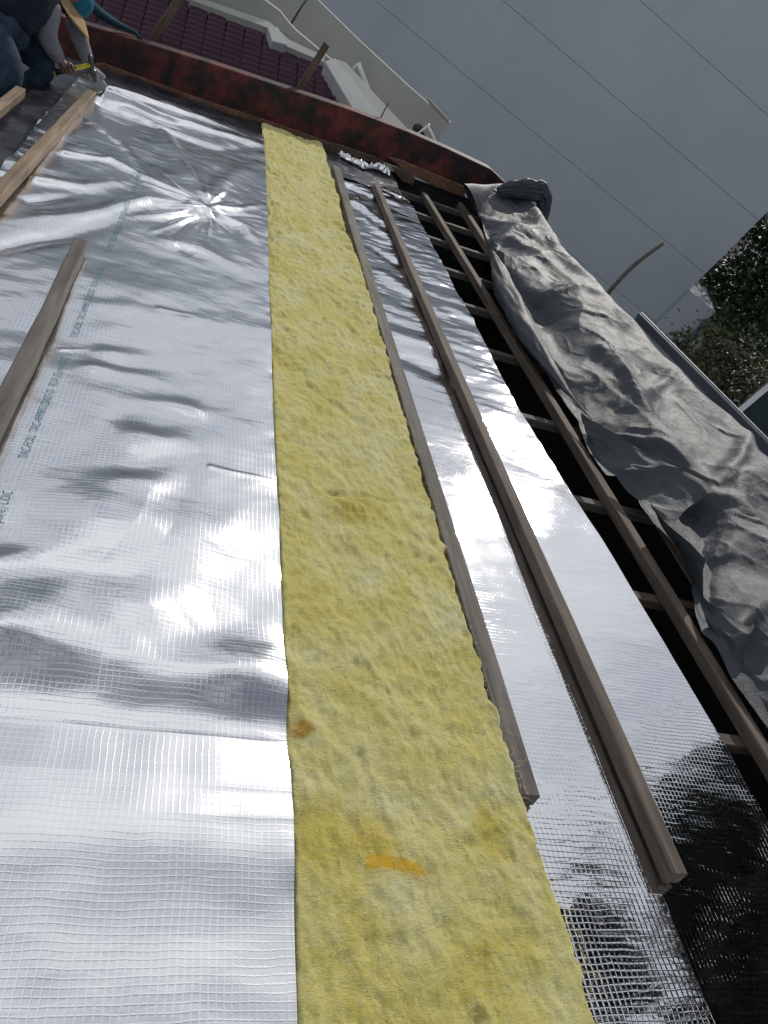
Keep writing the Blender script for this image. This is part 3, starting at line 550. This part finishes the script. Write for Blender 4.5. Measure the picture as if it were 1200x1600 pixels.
# gathered knot at the far end
q = np.array([PV(x, y, v) for x, y, v in ((778, 300, 6.75), (800, 296, 6.75), (826, 296, 6.8), (843, 298, 6.85), (850, 310, 6.85), (850, 330, 6.8), (846, 356, 6.7), (840, 384, 6.6))]); q = resample(q, 60)
kv = []; kk = 72; tn = np.gradient(q, axis=0)
for i in range(60):
    d = nrm(tn[i]); a = nrm(np.cross(d, [.2, .9, .3])); b = np.cross(d, a); t = i / 59; R0 = .02 + .042 * math.sin(math.pi * min(1, t * 1.15 + .08)) 
    th = np.linspace(0, 2 * np.pi, kk, endpoint=False)
    rr = R0 * (1 + .5 * perlin(np.cos(th) * .8 + t * 7, np.sin(th) * .8 + t * 5, 74) + .5 * (1 - 2 * np.abs(perlin(np.cos(th) * 2.2 + 8, np.sin(th) * 2.2 + t * 1.6, 70))) + .22 * perlin(np.cos(th) * 5 + t, np.sin(th) * 5 + t * 6, 71))
    kv.append(q[i] + rr[:, None] * (np.cos(th)[:, None] * a + np.sin(th)[:, None] * b) - TB)
obj('gathered_end', np.vstack(kv), grid_faces(60, kk, True), TARPD, I4, tarp, True)
# rolled inner edge of the tarp, the near flap hanging into the roof
def roll(name, px, r0, mat, n0=.06, seed=0, ln=90):
    q = resample(np.array([PX(x, y, n0) for x, y in px]), ln); tn = np.gradient(q, axis=0); kv = []; kk = 40
    for i in range(ln):
        d = nrm(tn[i]); a = nrm(np.cross(d, [0, 0, 1])); b = np.cross(d, a); t = i / (ln - 1); th = np.linspace(0, 2 * np.pi, kk, endpoint=False)
        rr = r0 * (.04 + .96 * math.sin(math.pi * min(.995, .06 + t))) * (1 + .25 * perlin(np.cos(th) * 1.5 + seed, np.sin(th) * 1.5 + t * 5, 72) + .20 * (1 - 2 * np.abs(perlin(np.cos(th) * 2 + seed, t * 9 + 0 * th, 73))))
        kv.append(q[i] + rr[:, None] * (np.cos(th)[:, None] * a * .9 + np.sin(th)[:, None] * b * .75) - TB)
    return obj(name, np.vstack(kv), grid_faces(ln, kk, True), mat, I4, tarp, True)
roll('rolled_edge', [(770, 395), (790, 455), (815, 505), (850, 560), (885, 610), (925, 655)], .075, TARP, .08, 3)
def flap(name, P00, P10, P01, P11, mat, seed, n=60, m=40):
    c = [PX(*p) for p in (P00, P10, P01, P11)]; s, t = np.meshgrid(np.linspace(0, 1, n), np.linspace(0, 1, m), indexing='ij'); s_, t_ = s[..., None], t[..., None]
    P = (c[0] * (1 - s_) + c[1] * s_) * (1 - t_) + (c[2] * (1 - s_) + c[3] * s_) * t_
    L = np.linalg.norm(c[1] - c[0]); P = P + (.03 * rid(s * 2.2 * L + seed, t * 1.2 + s, 80) + .014 * rid(s * 5 * L + t, t * 3 + seed, 81))[..., None] * np.array([-.4, -.2, .9])
    P[..., 1] += .05 * perlin(s * 4 + seed, t * 2, 82); return obj(name, P.reshape(-1, 3) - TB, grid_faces(n, m), mat, I4, tarp, True)
flap('hanging_flap', (905, 655, .14), (1108, 766, .16), (925, 722, .02), (1045, 830, .03), TARPD, 2.)
flap('hanging_flap', (1010, 792, .10), (1100, 880, .12), (1085, 905, -.10), (1090, 985, -.10), TARPD, 5.)
flap('hanging_flap', (1090, 940, .08), (1200, 1000, .10), (1112, 1010, -.03), (1215, 1180, -.03), TARPD, 8.)

# ------------------------------------------------------------------ blue grey parapet beyond the ridge
par = tag(empty('parapet', MR), 'blue grey metal parapet with a dark coping just beyond the tarpaulin', 'parapet')
pa = PX(1000, 489, -.5); pb = PX(1200, 690, -.5); d = (pb - pa) / np.linalg.norm(pb - pa); pe = pb + d * 3.2
vdir = np.array([0, 1., 0]); pe = np.array([pa[0] + .0, -1.5, pa[2]]) if False else pe
sd = np.array([1., 0, 0])
slab('coping', [pa - sd * .02, pe - sd * .02, pe + sd * .004, pa + sd * .004], (0, 0, -.085), PARAD, parent=par, bev=.006)
slab('coping_lip', [pa + sd * .006 + [0, 0, .012], pe + sd * .006 + [0, 0, .012], pe + sd * .022 + [0, 0, .012], pa + sd * .022 + [0, 0, .012]], (0, 0, -.06), PARA, parent=par)
foot = lambda p: p - UPL * (wld(p)[2] + .2)
k = 7
for i in range(k):
    a = pa + (pe - pa) * (i / k) - [0, 0, .086]; b = pa + (pe - pa) * ((i + .994) / k) - [0, 0, .086]
    slab('cladding_panel', [a, b, foot(b), foot(a)], sd * .16, PARA, parent=par)

# ------------------------------------------------------------------ neighbouring house with the purple roof
nb = tag(empty('neighbour_house', I4), 'cream house with a purple tiled roof and white gutter behind the red beam', 'house')
g0 = wld(PV(545, 172, 7.75)); g1 = wld(PV(130, 34, 7.75)); gd = nrm(g0 - g1)
al_ = math.radians(23); sdv = nrm(V - gd * (V @ gd)); nrmv = nrm(np.cross(gd, sdv)); nrmv = nrmv if nrmv[2] > 0 else -nrmv
RW = nrm(sdv * math.cos(al_) + nrmv * math.sin(al_)); RN = nrm(np.cross(gd, RW)); RN = RN if RN[2] > 0 else -RN
pr = lambda x, y, o=0.: PP(x, y, g0 + RN * o, RN)
def rc(p): d = p - g0; return d @ gd, d @ RW
e1 = rc(pr(508, 96)); e0 = rc(pr(545, 170)); tl = rc(pr(300, 0)); tm = rc(pr(420, 42)); print('purple', e0, e1, tl, tm, np.linalg.norm(pr(420, 42) - CAM))
MP = Matrix(((gd[0], RW[0], RN[0], g0[0]), (gd[1], RW[1], RN[1], g0[1]), (gd[2], RW[2], RN[2], g0[2]), (0, 0, 0, 1)))
def topw(x): return np.interp(x, [tl[0] - 3, tl[0], tm[0], e1[0]], [tl[1] - 3 * (tm[1] - tl[1]) / (tm[0] - tl[0]), tl[1], tm[1], e1[1]])
cw = .17; ncol = 38; pit = .078
for i in range(ncol):
    x1 = e0[0] - i * cw; x0 = x1 - cw + .012; vs = []; fs = []
    x1c = lambda y: min(x1, np.interp(y, [0, max(e1[1], .01)], [e0[0], e1[0]]))
    Y = topw((x0 + x1) / 2); nr = max(2, int(Y / pit)); xs = np.linspace(0, 1, 6)
    for r in range(nr):
        for yy, zz in ((r * pit, .020), (r * pit + .003, .022), ((r + 1) * pit, .006)):
            for xx in xs: X = x0 + (x1c(yy) - x0) * xx; vs.append((X, yy, zz + .006 * math.sin(math.pi * xx) ** .6))
    fs = grid_faces(nr * 3, 6); vs = np.array(vs)
    obj('roof_tile_column', vs, fs, PURPLE, MP, nb, False)
obj('roof_deck', [(e0[0] - ncol * cw, -.02, -.03), (e0[0], -.02, -.03), (e1[0], e1[1], -.03), (tm[0], tm[1], -.03), (tl[0], tl[1], -.03), (e0[0] - ncol * cw, tl[1] + .6, -.03)], [(0, 1, 2, 3, 4, 5)], NAVYR, MP, nb)
gv = [];
gp = [np.array([e0[0] + .25 - x, -.05, -.02]) for x in np.linspace(0, ncol * cw, 8)]
tube('gutter', gp, .032, WHITE, MP, nb, 12)
# cream walls
wd_ = nrm([.9718, .2348, 0]); wn = np.array([wd_[1], -wd_[0], 0.])
def vwall(name, top, p0, dirh, th, mat, parent, bottom=0.):
    n_ = nrm(np.cross(dirh, UP)); q = [PP(x, y, p0, n_) for x, y in top]; n_ = n_ if n_ @ (CAM - q[0]) > 0 else -n_
    bq = [np.array([q[-1][0], q[-1][1], bottom]), np.array([q[0][0], q[0][1], bottom])]
    return slab(name, q + bq, -n_ * th, mat, parent=parent), q
ptop = pr(420, 42); hd = nrm([gd[0], gd[1], 0])
vwall('wall', [(240, -120), (330, -62), (384, -22), (438, 18), (452, 36), (462, 47), (530, 104)], ptop + nrm([V[0], V[1], 0]) * .10, hd, .05, CREAM, nb)
vwall('wall', [(380, -110), (500, 3), (560, 62), (640, 136), (704, 192)], CAM + wray(600, 150) * 11.2, wd_, .05, CREAM, nb)
# ledges and white coping of the gable
po = lambda x, y, o: PP(x, y, g0 + RN * o, RN)
slab('gable_coping', [po(507, 95, .14), po(524, 90, .14), po(600, 188, .14), po(556, 178, .14)], -RN * .16, PALE, parent=nb, bev=.006)
slab('gable_wall', [po(524, 92, .12), po(540, 97, .12), po(640, 205, .12), po(600, 189, .12)], -RN * .8, CREAM, parent=nb)
slab('ridge_cap', [po(418, 42, .10), po(434, 41, .10), po(449, 70, .10), po(425, 64, .10)], -RN * .09, PALE, parent=nb, bev=.006)
slab('ledge', [po(300, -8, .07), po(420, 33, .07), po(452, 62, .07), po(508, 88, .07), po(506, 97, .07), po(448, 72, .07), po(418, 43, .07), po(296, -1, .07)], -RN * .08, CREAM, parent=nb)
n2 = nrm(np.cross(wd_, UP)); p2 = CAM + wray(600, 150) * 11.0
tube('white_pipe', [PP(x, y, p2, n2) for x, y in ((560, 98), (566, 115), (575, 138), (590, 170))], .028, WHITE, I4, nb, 10)
tube('pipe_bracket', [PP(x, y, p2, n2) for x, y in ((548, 112), (559, 99))], .012, WHITE, I4, nb, 6)
tube('wire', [PP(x, y, p2, n2) for x, y in ((455, 37), (470, 12), (482, -5))], .012, STEEL, I4, nb, 6)
slab('wall_cap', [PP(x, y, p2 - 0.02 * n2, n2) for x, y in ((664, 152), (672, 155), (702, 188), (700, 193), (676, 168))], -wn * -.03, BROWNW, parent=nb)
br = tag(empty('wall_bracket', T(PP(668, 210, p2, n2))), 'white angled metal bracket on the cream wall behind the red beam', 'bracket'); b0 = PP(668, 210, p2, n2); fr = -n2 * (1 if n2 @ (b0 - CAM) > 0 else -1)
tube('strut', [PP(x, y, p2, n2) + fr * .12 - b0 for x, y in ((640, 217), (671, 194))], .014, WHITE, I4, br, 6)
tube('strut', [PP(x, y, p2, n2) + fr * .12 - b0 for x, y in ((671, 194), (690, 232))], .014, WHITE, I4, br, 6)
tube('strut', [PP(671, 194, p2, n2) - b0, PP(671, 194, p2, n2) + fr * .13 - b0], .012, WHITE, I4, br, 6)
lp = tag(empty('wall_lamp', T(PP(654, 205, p2, n2))), 'small black lamp on the cream wall beside the white bracket', 'lamp'); b0 = PP(654, 205, p2, n2)
q = np.array([PP(x, y, p2, n2) + fr * f_ - b0 for x, y, f_ in ((648, 200, .02), (651, 199, .05), (655, 199, .07), (659, 202, .08), (661, 206, .08))]); tube('lamp_head', q, [.03, .05, .058, .05, .02], BLACK, I4, lp, 12)
tube('lamp_arm', [PP(x, y, p2, n2) + fr * f_ - b0 for x, y, f_ in ((660, 206, .07), (665, 214, .05), (671, 224, .01))], .022, BLACK, I4, lp, 8)

# ------------------------------------------------------------------ big grey panelled building
D = 25.; pr_ = CAM + nrm([math.sin(math.radians(5.365)), math.cos(math.radians(5.365)), 0]) * D; pr_[2] = 0
fw = wn if wn @ (CAM - pr_) > 0 else -wn
bgm = tag(empty('panelled_building', T(pr_)), 'tall blank grey building with wide wall panels and thin joints, with an added wing and tower out of view', 'building')
zl = [PP(x, y, pr_, fw)[2] for x, y in ((845, 215), (1000, 185), (1105, 95))]; print('joints z', zl)
st = (zl[2] - zl[0]) / 2; zs = [zl[0] - 2 * st, zl[0] - st] + zl + [zl[2] + st, zl[2] + 2 * st, zl[2] + 2.55 * st]; zs = [0.] + [z for z in zs if .5 < z < 12.0] + [12.7]; print(zs)
BWID = 34.; cols = [0., 4.15, 8.3, 12.4, 16.6, 19.5, 24., 29., BWID]
BM = 16.6; WT = 10.7  # wall heights chosen for what the foil mirrors
slab('core', [-fw * .15, -wd_ * BM - fw * .15, -wd_ * BM - fw * 12, -fw * 12], (0, 0, zs[-1] - .05), WALLG, parent=bgm)
slab('added_wing', [-wd_ * (BM + .002) - fw * .15, -wd_ * 19.498 - fw * .15, -wd_ * 19.498 - fw * 12, -wd_ * (BM + .002) - fw * 12], (0, 0, WT - .05), WALLG, parent=bgm)  # unseen wing added, kept low so the far foil mirrors less wall
slab('added_tower', [-wd_ * 19.5 - fw * .15, -wd_ * BWID - fw * .15, -wd_ * BWID - fw * 12, -wd_ * 19.5 - fw * 12], (0, 0, 14.75), WALLG, parent=bgm)  # unseen tower added to darken reflections in the left foil
zs = zs + [14.8]; ZM = 12.7
for i in range(len(zs) - 1):
    for j in range(len(cols) - 1):
        zt = 12.7 if cols[j] < BM - .01 else WT if cols[j] < 19.4 else 99.
        if zs[i] > zt - .1: continue
        z0, z1 = zs[i] + .005, min(zs[i + 1], zt) - .005; a = -wd_ * (cols[j] + .001); b = -wd_ * (cols[j + 1] - .001); o_ = fw * random.uniform(-.004, .004)
        slab('wall_panel', [a + o_ + UP * z0, b + o_ + UP * z0, b + o_ + UP * z1, a + o_ + UP * z1], -fw * .149, WALLG, parent=bgm)
slab('roof_coping', [fw * .06 + wd_ * .05 + UP * ZM, -wd_ * (BM + .05) + fw * .06 + UP * ZM, -wd_ * (BM + .05) - fw * .4 + UP * ZM, wd_ * .05 - fw * .4 + UP * ZM], UP * .12, PARA, parent=bgm)
za = PP(1082, 456, pr_, fw)[2]; wa = (PP(1121, 482, pr_, fw) - pr_) @ wd_
slab('side_annex', [wd_ * .004 + fw * .1, wd_ * wa + fw * .1, wd_ * wa - fw * 3, wd_ * .004 - fw * 3], UP * (za), WALLG, parent=bgm)
for k_, mm in ((.02, PARAD), (.22, PARA)):
    x = wd_ * (wa + k_) + fw * .16; tube('downpipe', [x, x + UP * (za - .25 - k_)], .07, mm, I4, bgm, 8)

# ------------------------------------------------------------------ street beyond: far house, glazed kiosk, pale wall
def at(az_, dist, z=0.): return np.array([math.sin(math.radians(az_)) * dist, math.cos(math.radians(az_)) * dist, z])
fh = tag(empty('far_house', T(at(10.5, 46))), 'grey brown far house with a dark navy roof beyond the trees', 'house')
obj('wall', box_v(-4.6, 6.4, -3, 5, 0, 5.4), BOXF, BROWNW, I4, fh)
obj('roof', [(-5.2, -3.6, 5.3), (7.0, -3.6, 5.3), (7.0, 5.6, 5.3), (-5.2, 5.6, 5.3), (1.4, 1, 8.2), (4, 1, 8.2)], [(0, 1, 5, 4), (1, 2, 5), (2, 3, 4, 5), (3, 0, 4), (0, 3, 2, 1)], NAVYR, I4, fh)
for x in (-3.4, -.6, 2.2, 4.6):
    wn_ = obj('window', box_v(x - .6, x + .6, -3.05, -2.95, 2.6, 4.1), BOXF, WHITE, I4, fh); obj('pane', box_v(x - .5, x + .5, -3.08, -3.052, 2.7, 4.0), BOXF, GLASS, I4, wn_)
pw = tag(empty('boundary_wall', T(at(12, 33))), 'pale concrete boundary wall seen through the trees', 'wall')
obj('wall', box_v(-7, 12, 0, .2, 0, 1.7), BOXF, CONC, Matrix.Rotation(-.15, 4, 'Z'), pw); obj('coping', box_v(-7.05, 12.05, -.05, .25, 1.702, 1.78), BOXF, WHITE, Matrix.Rotation(-.15, 4, 'Z'), pw)
kb = at(13.7, 15.5); ki = tag(empty('glazed_kiosk', T(kb) @ Matrix.Rotation(-.22, 4, 'Z')), 'low glazed building with white posts beneath the trees', 'kiosk')
for i in range(6):
    obj('post', box_v(i * 1.1 - .05, i * 1.1 + .05, -.06, .06, 0, 6.1), BOXF, WHITE, I4, ki)
    if i < 5: obj('glass_pane', box_v(i * 1.1 + .052, i * 1.1 + 1.048, -.01, .01, .3, 6.0), BOXF, GLASS, I4, ki)
obj('back_wall', box_v(-.05, 5.55, 2.4, 2.5, 0, 6.0), BOXF, BROWNW, I4, ki); obj('roof_slab', box_v(-.3, 5.8, -.3, 2.7, 6.102, 6.22), BOXF, PARAD, I4, ki); obj('plinth', box_v(-.05, 5.55, -.07, .07, 0, .29), BOXF, CONC, I4, ki)

# ------------------------------------------------------------------ trees
def tree(base, h, r, label, n, ls, mat, seed, lean=(0, 0), low=.35):
    R = random.Random(seed); root = tag(empty('tree', T(base)), label, 'tree'); root.pop('group', None) if False else None
    q = [np.array([0, 0, 0.]), np.array([.1 * lean[0], .1 * lean[1], h * .2]), np.array([lean[0] * .4, lean[1] * .4, h * .45]), np.array([lean[0], lean[1], h * .8])]
    tv, tf = tube_v(resample(q, 8), np.linspace(h * .024, h * .007, 8), 8); cent = []
    for i in range(16):
        t = R.uniform(max(.3, low * .9), .82); p = np.array([lean[0] * t, lean[1] * t, h * t]); a = R.uniform(0, 6.28); L = r * R.uniform(.5, 1.0); e = p + np.array([math.cos(a) * L, math.sin(a) * L, h * R.uniform(.05, .22)])
        m_ = (p + e) / 2 + np.array([R.gauss(0, .1), R.gauss(0, .1), .15]); v, f = tube_v([p, m_, e], [h * .009, h * .006, h * .002], 6); o = len(tv); tv += v; tf += [tuple(x + o for x in y) for y in f]; cent += [e, m_ * .4 + e * .6]
    obj('trunk', tv, tf, BARK, I4, root, True)
    c = np.array(cent + [np.array([lean[0] + R.gauss(0, r * .4), lean[1] + R.gauss(0, r * .4), h * R.uniform(low + .1, 1)]) for _ in range(26)])
    g_ = np.random.default_rng(seed); k = g_.integers(0, len(c), n); P = c[k] + g_.normal(size=(n, 3)) * np.array([.20, .20, .15]) * r * g_.uniform(.5, 1.2, (len(c), 1))[k]
    nn = g_.normal(size=(n, 3)); nn[:, 2] = np.abs(nn[:, 2]) + .5; nn /= np.linalg.norm(nn, axis=1)[:, None]; a = np.cross(nn, g_.normal(size=(n, 3))); a /= np.linalg.norm(a, axis=1)[:, None]; b = np.cross(nn, a)
    s_ = ls * g_.uniform(.6, 1.4, (n, 1)); vs = np.stack([P - a * s_, P + b * s_ * .42 + nn * s_ * .1, P + a * s_, P - b * s_ * .42 + nn * s_ * .1], 1).reshape(-1, 3)
    crown = obj('crown', vs, np.arange(n * 4).reshape(-1, 4), mat, I4, root); return root
tree(at(9.0, 28.5), 7.4, 2.6, 'dense dark green tree standing close to the corner of the grey building', 13000, .11, LEAF, 1)
tree(at(13.8, 30), 8.3, 3.0, 'tall dark leafy tree behind the blue grey parapet', 14000, .11, LEAF, 2)
tree(at(11.3, 18.5), 4.9, 1.5, 'small olive green tree with bare lower branches behind the blue grey parapet', 5000, .075, LEAF2, 3)
tree(at(18.8, 25), 8.0, 2.8, 'broad dark tree rising over the low glazed building', 15000, .085, LEAF, 4)
c_ = wld(np.array([11.2, 1.2, 7.4])); tree(np.array([c_[0], c_[1], 0]), c_[2] + 3.0, 3.3, 'added tree out of view, placed to darken the foil reflection', 45000, .28, LEAF3, 5, low=.6)  # unseen tree put in for the dark reflection on the right foil

# ------------------------------------------------------------------ kneeling worker with hammer (roof frame)
def J(x, y, v): return PV(x, y, v)
v1 = float(PX(25, 149, .05)[1]); v2 = float(PX(76, 127, .05)[1]); PB = PX(25, 149, .05)
pers = tag(empty('person', RM(PB)), 'kneeling worker in jeans, dark shirt with grey sleeves and straw hat, hammering a batten', 'person')
def skin(name, chains, mat, parent, sub=2, root=0):
    vs, rs, es, idx = [], [], [], {}
    for ch in chains:
        pk = None
        for key, p, r in ch:
            if key not in idx: idx[key] = len(vs); vs.append(np.asarray(p, float) - PB); rs.append(r)
            if pk is not None and pk != idx[key]: es.append((pk, idx[key]))
            pk = idx[key]
    me = bpy.data.meshes.new(name); me.from_pydata([tuple(map(float, v)) for v in vs], es, []); o = bpy.data.objects.new(name, me); COL.objects.link(o)
    md = o.modifiers.new('Skin', 'SKIN'); md.use_smooth_shade = True; sd_ = me.skin_vertices[0].data
    for i, r in enumerate(rs): sd_[i].radius = (r, r) if not isinstance(r, tuple) else r
    for i in range(len(rs)): sd_[i].use_root = (i == root)
    sb = o.modifiers.new('Sub', 'SUBSURF'); sb.levels = sub; sb.render_levels = sub
    dg = bpy.context.evaluated_depsgraph_get(); m2 = bpy.data.meshes.new_from_object(o.evaluated_get(dg)); bpy.data.objects.remove(o)
    m2.materials.clear(); m2.materials.append(mat); m2.polygons.foreach_set('use_smooth', np.ones(len(m2.polygons), bool)); return link(name, m2, I4, parent)
pel = J(-12, 42, v1 + .22); bel = J(18, 8, v1 + .30); che = J(52, -26, v1 + .42); nek = J(86, -30, v1 + .52); hed = J(112, -14, v1 + .58); hed2 = J(124, 2, v1 + .62)
hp1 = J(-28, 50, v1 + .08); kn1 = J(20, 124, v1 + .02); an1 = J(-70, 178, v1 - .2); to1 = J(-95, 196, v1 - .25)
hp2 = J(4, 34, v2 + .0); kn2 = J(78, 110, v2 + .0); an2 = J(-5, 165, v2 - .25); to2 = J(-25, 182, v2 - .3)
sh1 = J(84, -22, v1 + .42); el1 = J(70, 56, v1 + .40); wr1 = J(95, 97, v1 + .50); pa1 = J(106, 106, v1 + .54)
sh2 = J(100, -20, v1 + .72); el2 = J(120, 48, v1 + .74); wr2 = J(139, 100, v1 + .70); pa2 = J(147, 118, v1 + .68)
ha, hb = J(76, 115, v1 + .50), J(143, 101, v1 + .60); hd_ = nrm(hb - ha); toC = nrm(np.array([0, 0, HC]) - pa1); sidev = nrm(np.cross(hd_, toC))
fing = []
for i in range(4):
    c0 = J(106, 108.5, v1 + .545) + hd_ * (-.033 + .022 * i); L = (.9, 1.05, 1., .8)[3 - i]
    fing.append([('p1', pa1, .030), ('f%da' % i, c0 + sidev * -.018 + toC * .022, .011), ('f%db' % i, c0 + toC * .030 * L + sidev * .006, .0105), ('f%dc' % i, c0 + toC * .012 + sidev * .028 * L, .009)])
fing.append([('p1', pa1, .030), ('ta', pa1 + hd_ * .03 - sidev * .01, .012), ('tb', pa1 + hd_ * .055 + sidev * .012 + toC * .01, .010)])
dn2 = nrm(J(162, 141, v1 + .66) - pa2); sw = nrm(np.cross(dn2, toC)); fing2 = []
for i in range(4):
    L = (.075, .088, .082, .065)[i]; b0 = pa2 + dn2 * .035 + sw * (-.024 + .016 * i); fing2.append([('p2', pa2, .032), ('g%da' % i, b0, .012), ('g%db' % i, b0 + dn2 * L * .5 + toC * .012, .011), ('g%dc' % i, b0 + dn2 * L * .95 - toC * .006, .009)])
fing2.append([('p2', pa2, .032), ('ua', pa2 - sw * .04 + dn2 * .012, .013), ('ub', pa2 - sw * .055 + dn2 * .045, .010)])
skin('body', [[('pel', pel, .09), ('bel', bel, .09), ('che', che, .11), ('nek', nek, .055), ('hed', hed, .085), ('hed2', hed2, .075)], [('pel', pel, .12), ('hp1', hp1, .08), ('kn1', kn1, .055), ('an1', an1, .04), ('to1', to1, .035)], [('pel', pel, .12), ('hp2', hp2, .08), ('kn2', kn2, .055), ('an2', an2, .04), ('to2', to2, .035)],
    [('che', che, .13), ('sh1', sh1, .055), ('el1', el1, .04), ('wr1', wr1, .028), ('p1', pa1, .030)], [('che', che, .13), ('sh2', sh2, .055), ('el2', el2, .04), ('wr2', wr2, .028), ('p2', pa2, .032)]] + fing + fing2, SKIN, pers, 2)
skin('trousers', [[('pel', pel, .17), ('bel', bel * .8 + pel * .2, .165)], [('pel', pel, .17), ('hp1', hp1, .14), ('m1', hp1 * .5 + kn1 * .5, .135), ('kn1', kn1, .105), ('n1', kn1 * .6 + an1 * .4, .085), ('an1', an1, .065)], [('pel', pel, .17), ('hp2', hp2, .13), ('m2', hp2 * .5 + kn2 * .5, .12), ('kn2', kn2, .095), ('n2', kn2 * .6 + an2 * .4, .08), ('an2', an2, .065)]], DENIM, pers, 2)
skin('shirt', [[('a', pel * .75 + bel * .25, .18), ('b', bel, .175), ('c', che, .17), ('d', nek * .7 + che * .3, .09)], [('c', che, .17), ('s1', sh1, .085), ('x', sh1 * .7 + el1 * .3, .07)], [('c', che, .17), ('s2', sh2, .085), ('y', sh2 * .35 + el2 * .65, .068)]], NAVY, pers, 2)
skin('sleeve', [[('a', sh1 * .8 + el1 * .2, .078), ('b', sh1 * .4 + el1 * .6, .074), ('c', el1, .070), ('d', el1 * .45 + wr1 * .55, .058), ('e', wr1, .042)]], SLEEVE, pers, 2)
skin('sleeve', [[('a', sh2 * .4 + el2 * .6, .058), ('b', el2, .058), ('c', el2 * .5 + wr2 * .5, .052), ('d', wr2, .040)]], SLEEVE, pers, 2)
skin('glove', [[('w', wr2 * .7 + pa2 * .3, .036), ('p2', pa2, .040)]] + [[(k, p, r * 1.35) for k, p, r in ch] for ch in fing2], GLOVE, pers, 2, 1)
# boots
for a, t in ((an1, to1), (an2, to2)): skin('boot', [[('a', a, .06), ('b', a * .4 + t * .6, .055), ('c', t, .045)]], BLACK, pers, 2)
# straw hat: brim disc seen edge on, cloth crown
hat = tag(empty('straw_hat', RM(hed2)), "straw hat with a teal cloth crown on the worker's head", 'hat')
hn = nrm(J(160, -14, v1 + .80) - J(120, 4, v1 + .58)); hn = nrm(hn - toC * (hn @ toC - .12)); hx = nrm(np.cross(hn, toC)); hy = np.cross(hn, hx); hv = []; RR = [.07, .11, .15, .19, .205, .20]
for i, r in enumerate(RR):
    for j in range(40):
        th = j / 40 * 2 * math.pi; hv.append((hx * math.cos(th) + hy * math.sin(th)) * r * (1 + .02 * math.sin(5 * th)) - hn * (.02 + .045 * (r / .2) ** 2 + .01 * math.sin(3 * th) * r / .2 + (.006 if i == 5 else 0)))
obj('brim', hv, grid_faces(len(RR), 40, True), STRAW, I4, hat, True)
hv = []
for i in range(8):
    t = i / 7 * math.pi / 2
    for j in range(24): th = j / 24 * 2 * math.pi; hv.append((hx * math.cos(th) + hy * math.sin(th)) * max(.003, .092 * math.cos(t)) * (1 + .04 * math.sin(4 * th)) + hn * (-.03 + .12 * math.sin(t)))
obj('crown', hv, grid_faces(8, 24, True), TEAL, I4, hat, True)
# hammer
hm = tag(empty('hammer', RM((ha + hb) / 2)), "hammer with a yellow and black handle in the worker's hand", 'hammer'); mc = (ha + hb) / 2
tube('handle', [ha - mc, ha * .7 + hb * .3 - mc, ha * .3 + hb * .7 - mc, hb - mc], [.019, .016, .014, .013], YELL, I4, hm, 10)
tube('grip', [ha * .86 + hb * .14 - mc, ha * .7 + hb * .3 - mc, ha * .52 + hb * .48 - mc], [.0195, .018, .0165], BLACK, I4, hm, 10)
hp_ = nrm(J(146, 112, v1 + .62) - J(141, 84, v1 + .60)); tube('head', [hb - hp_ * .065 - mc, hb - hp_ * .05 - mc, hb - mc, hb + hp_ * .03 - mc, hb + hp_ * .032 - mc, hb + hp_ * .06 - mc], [.004, .014, .017, .015, .022, .022], STEEL, I4, hm, 12)
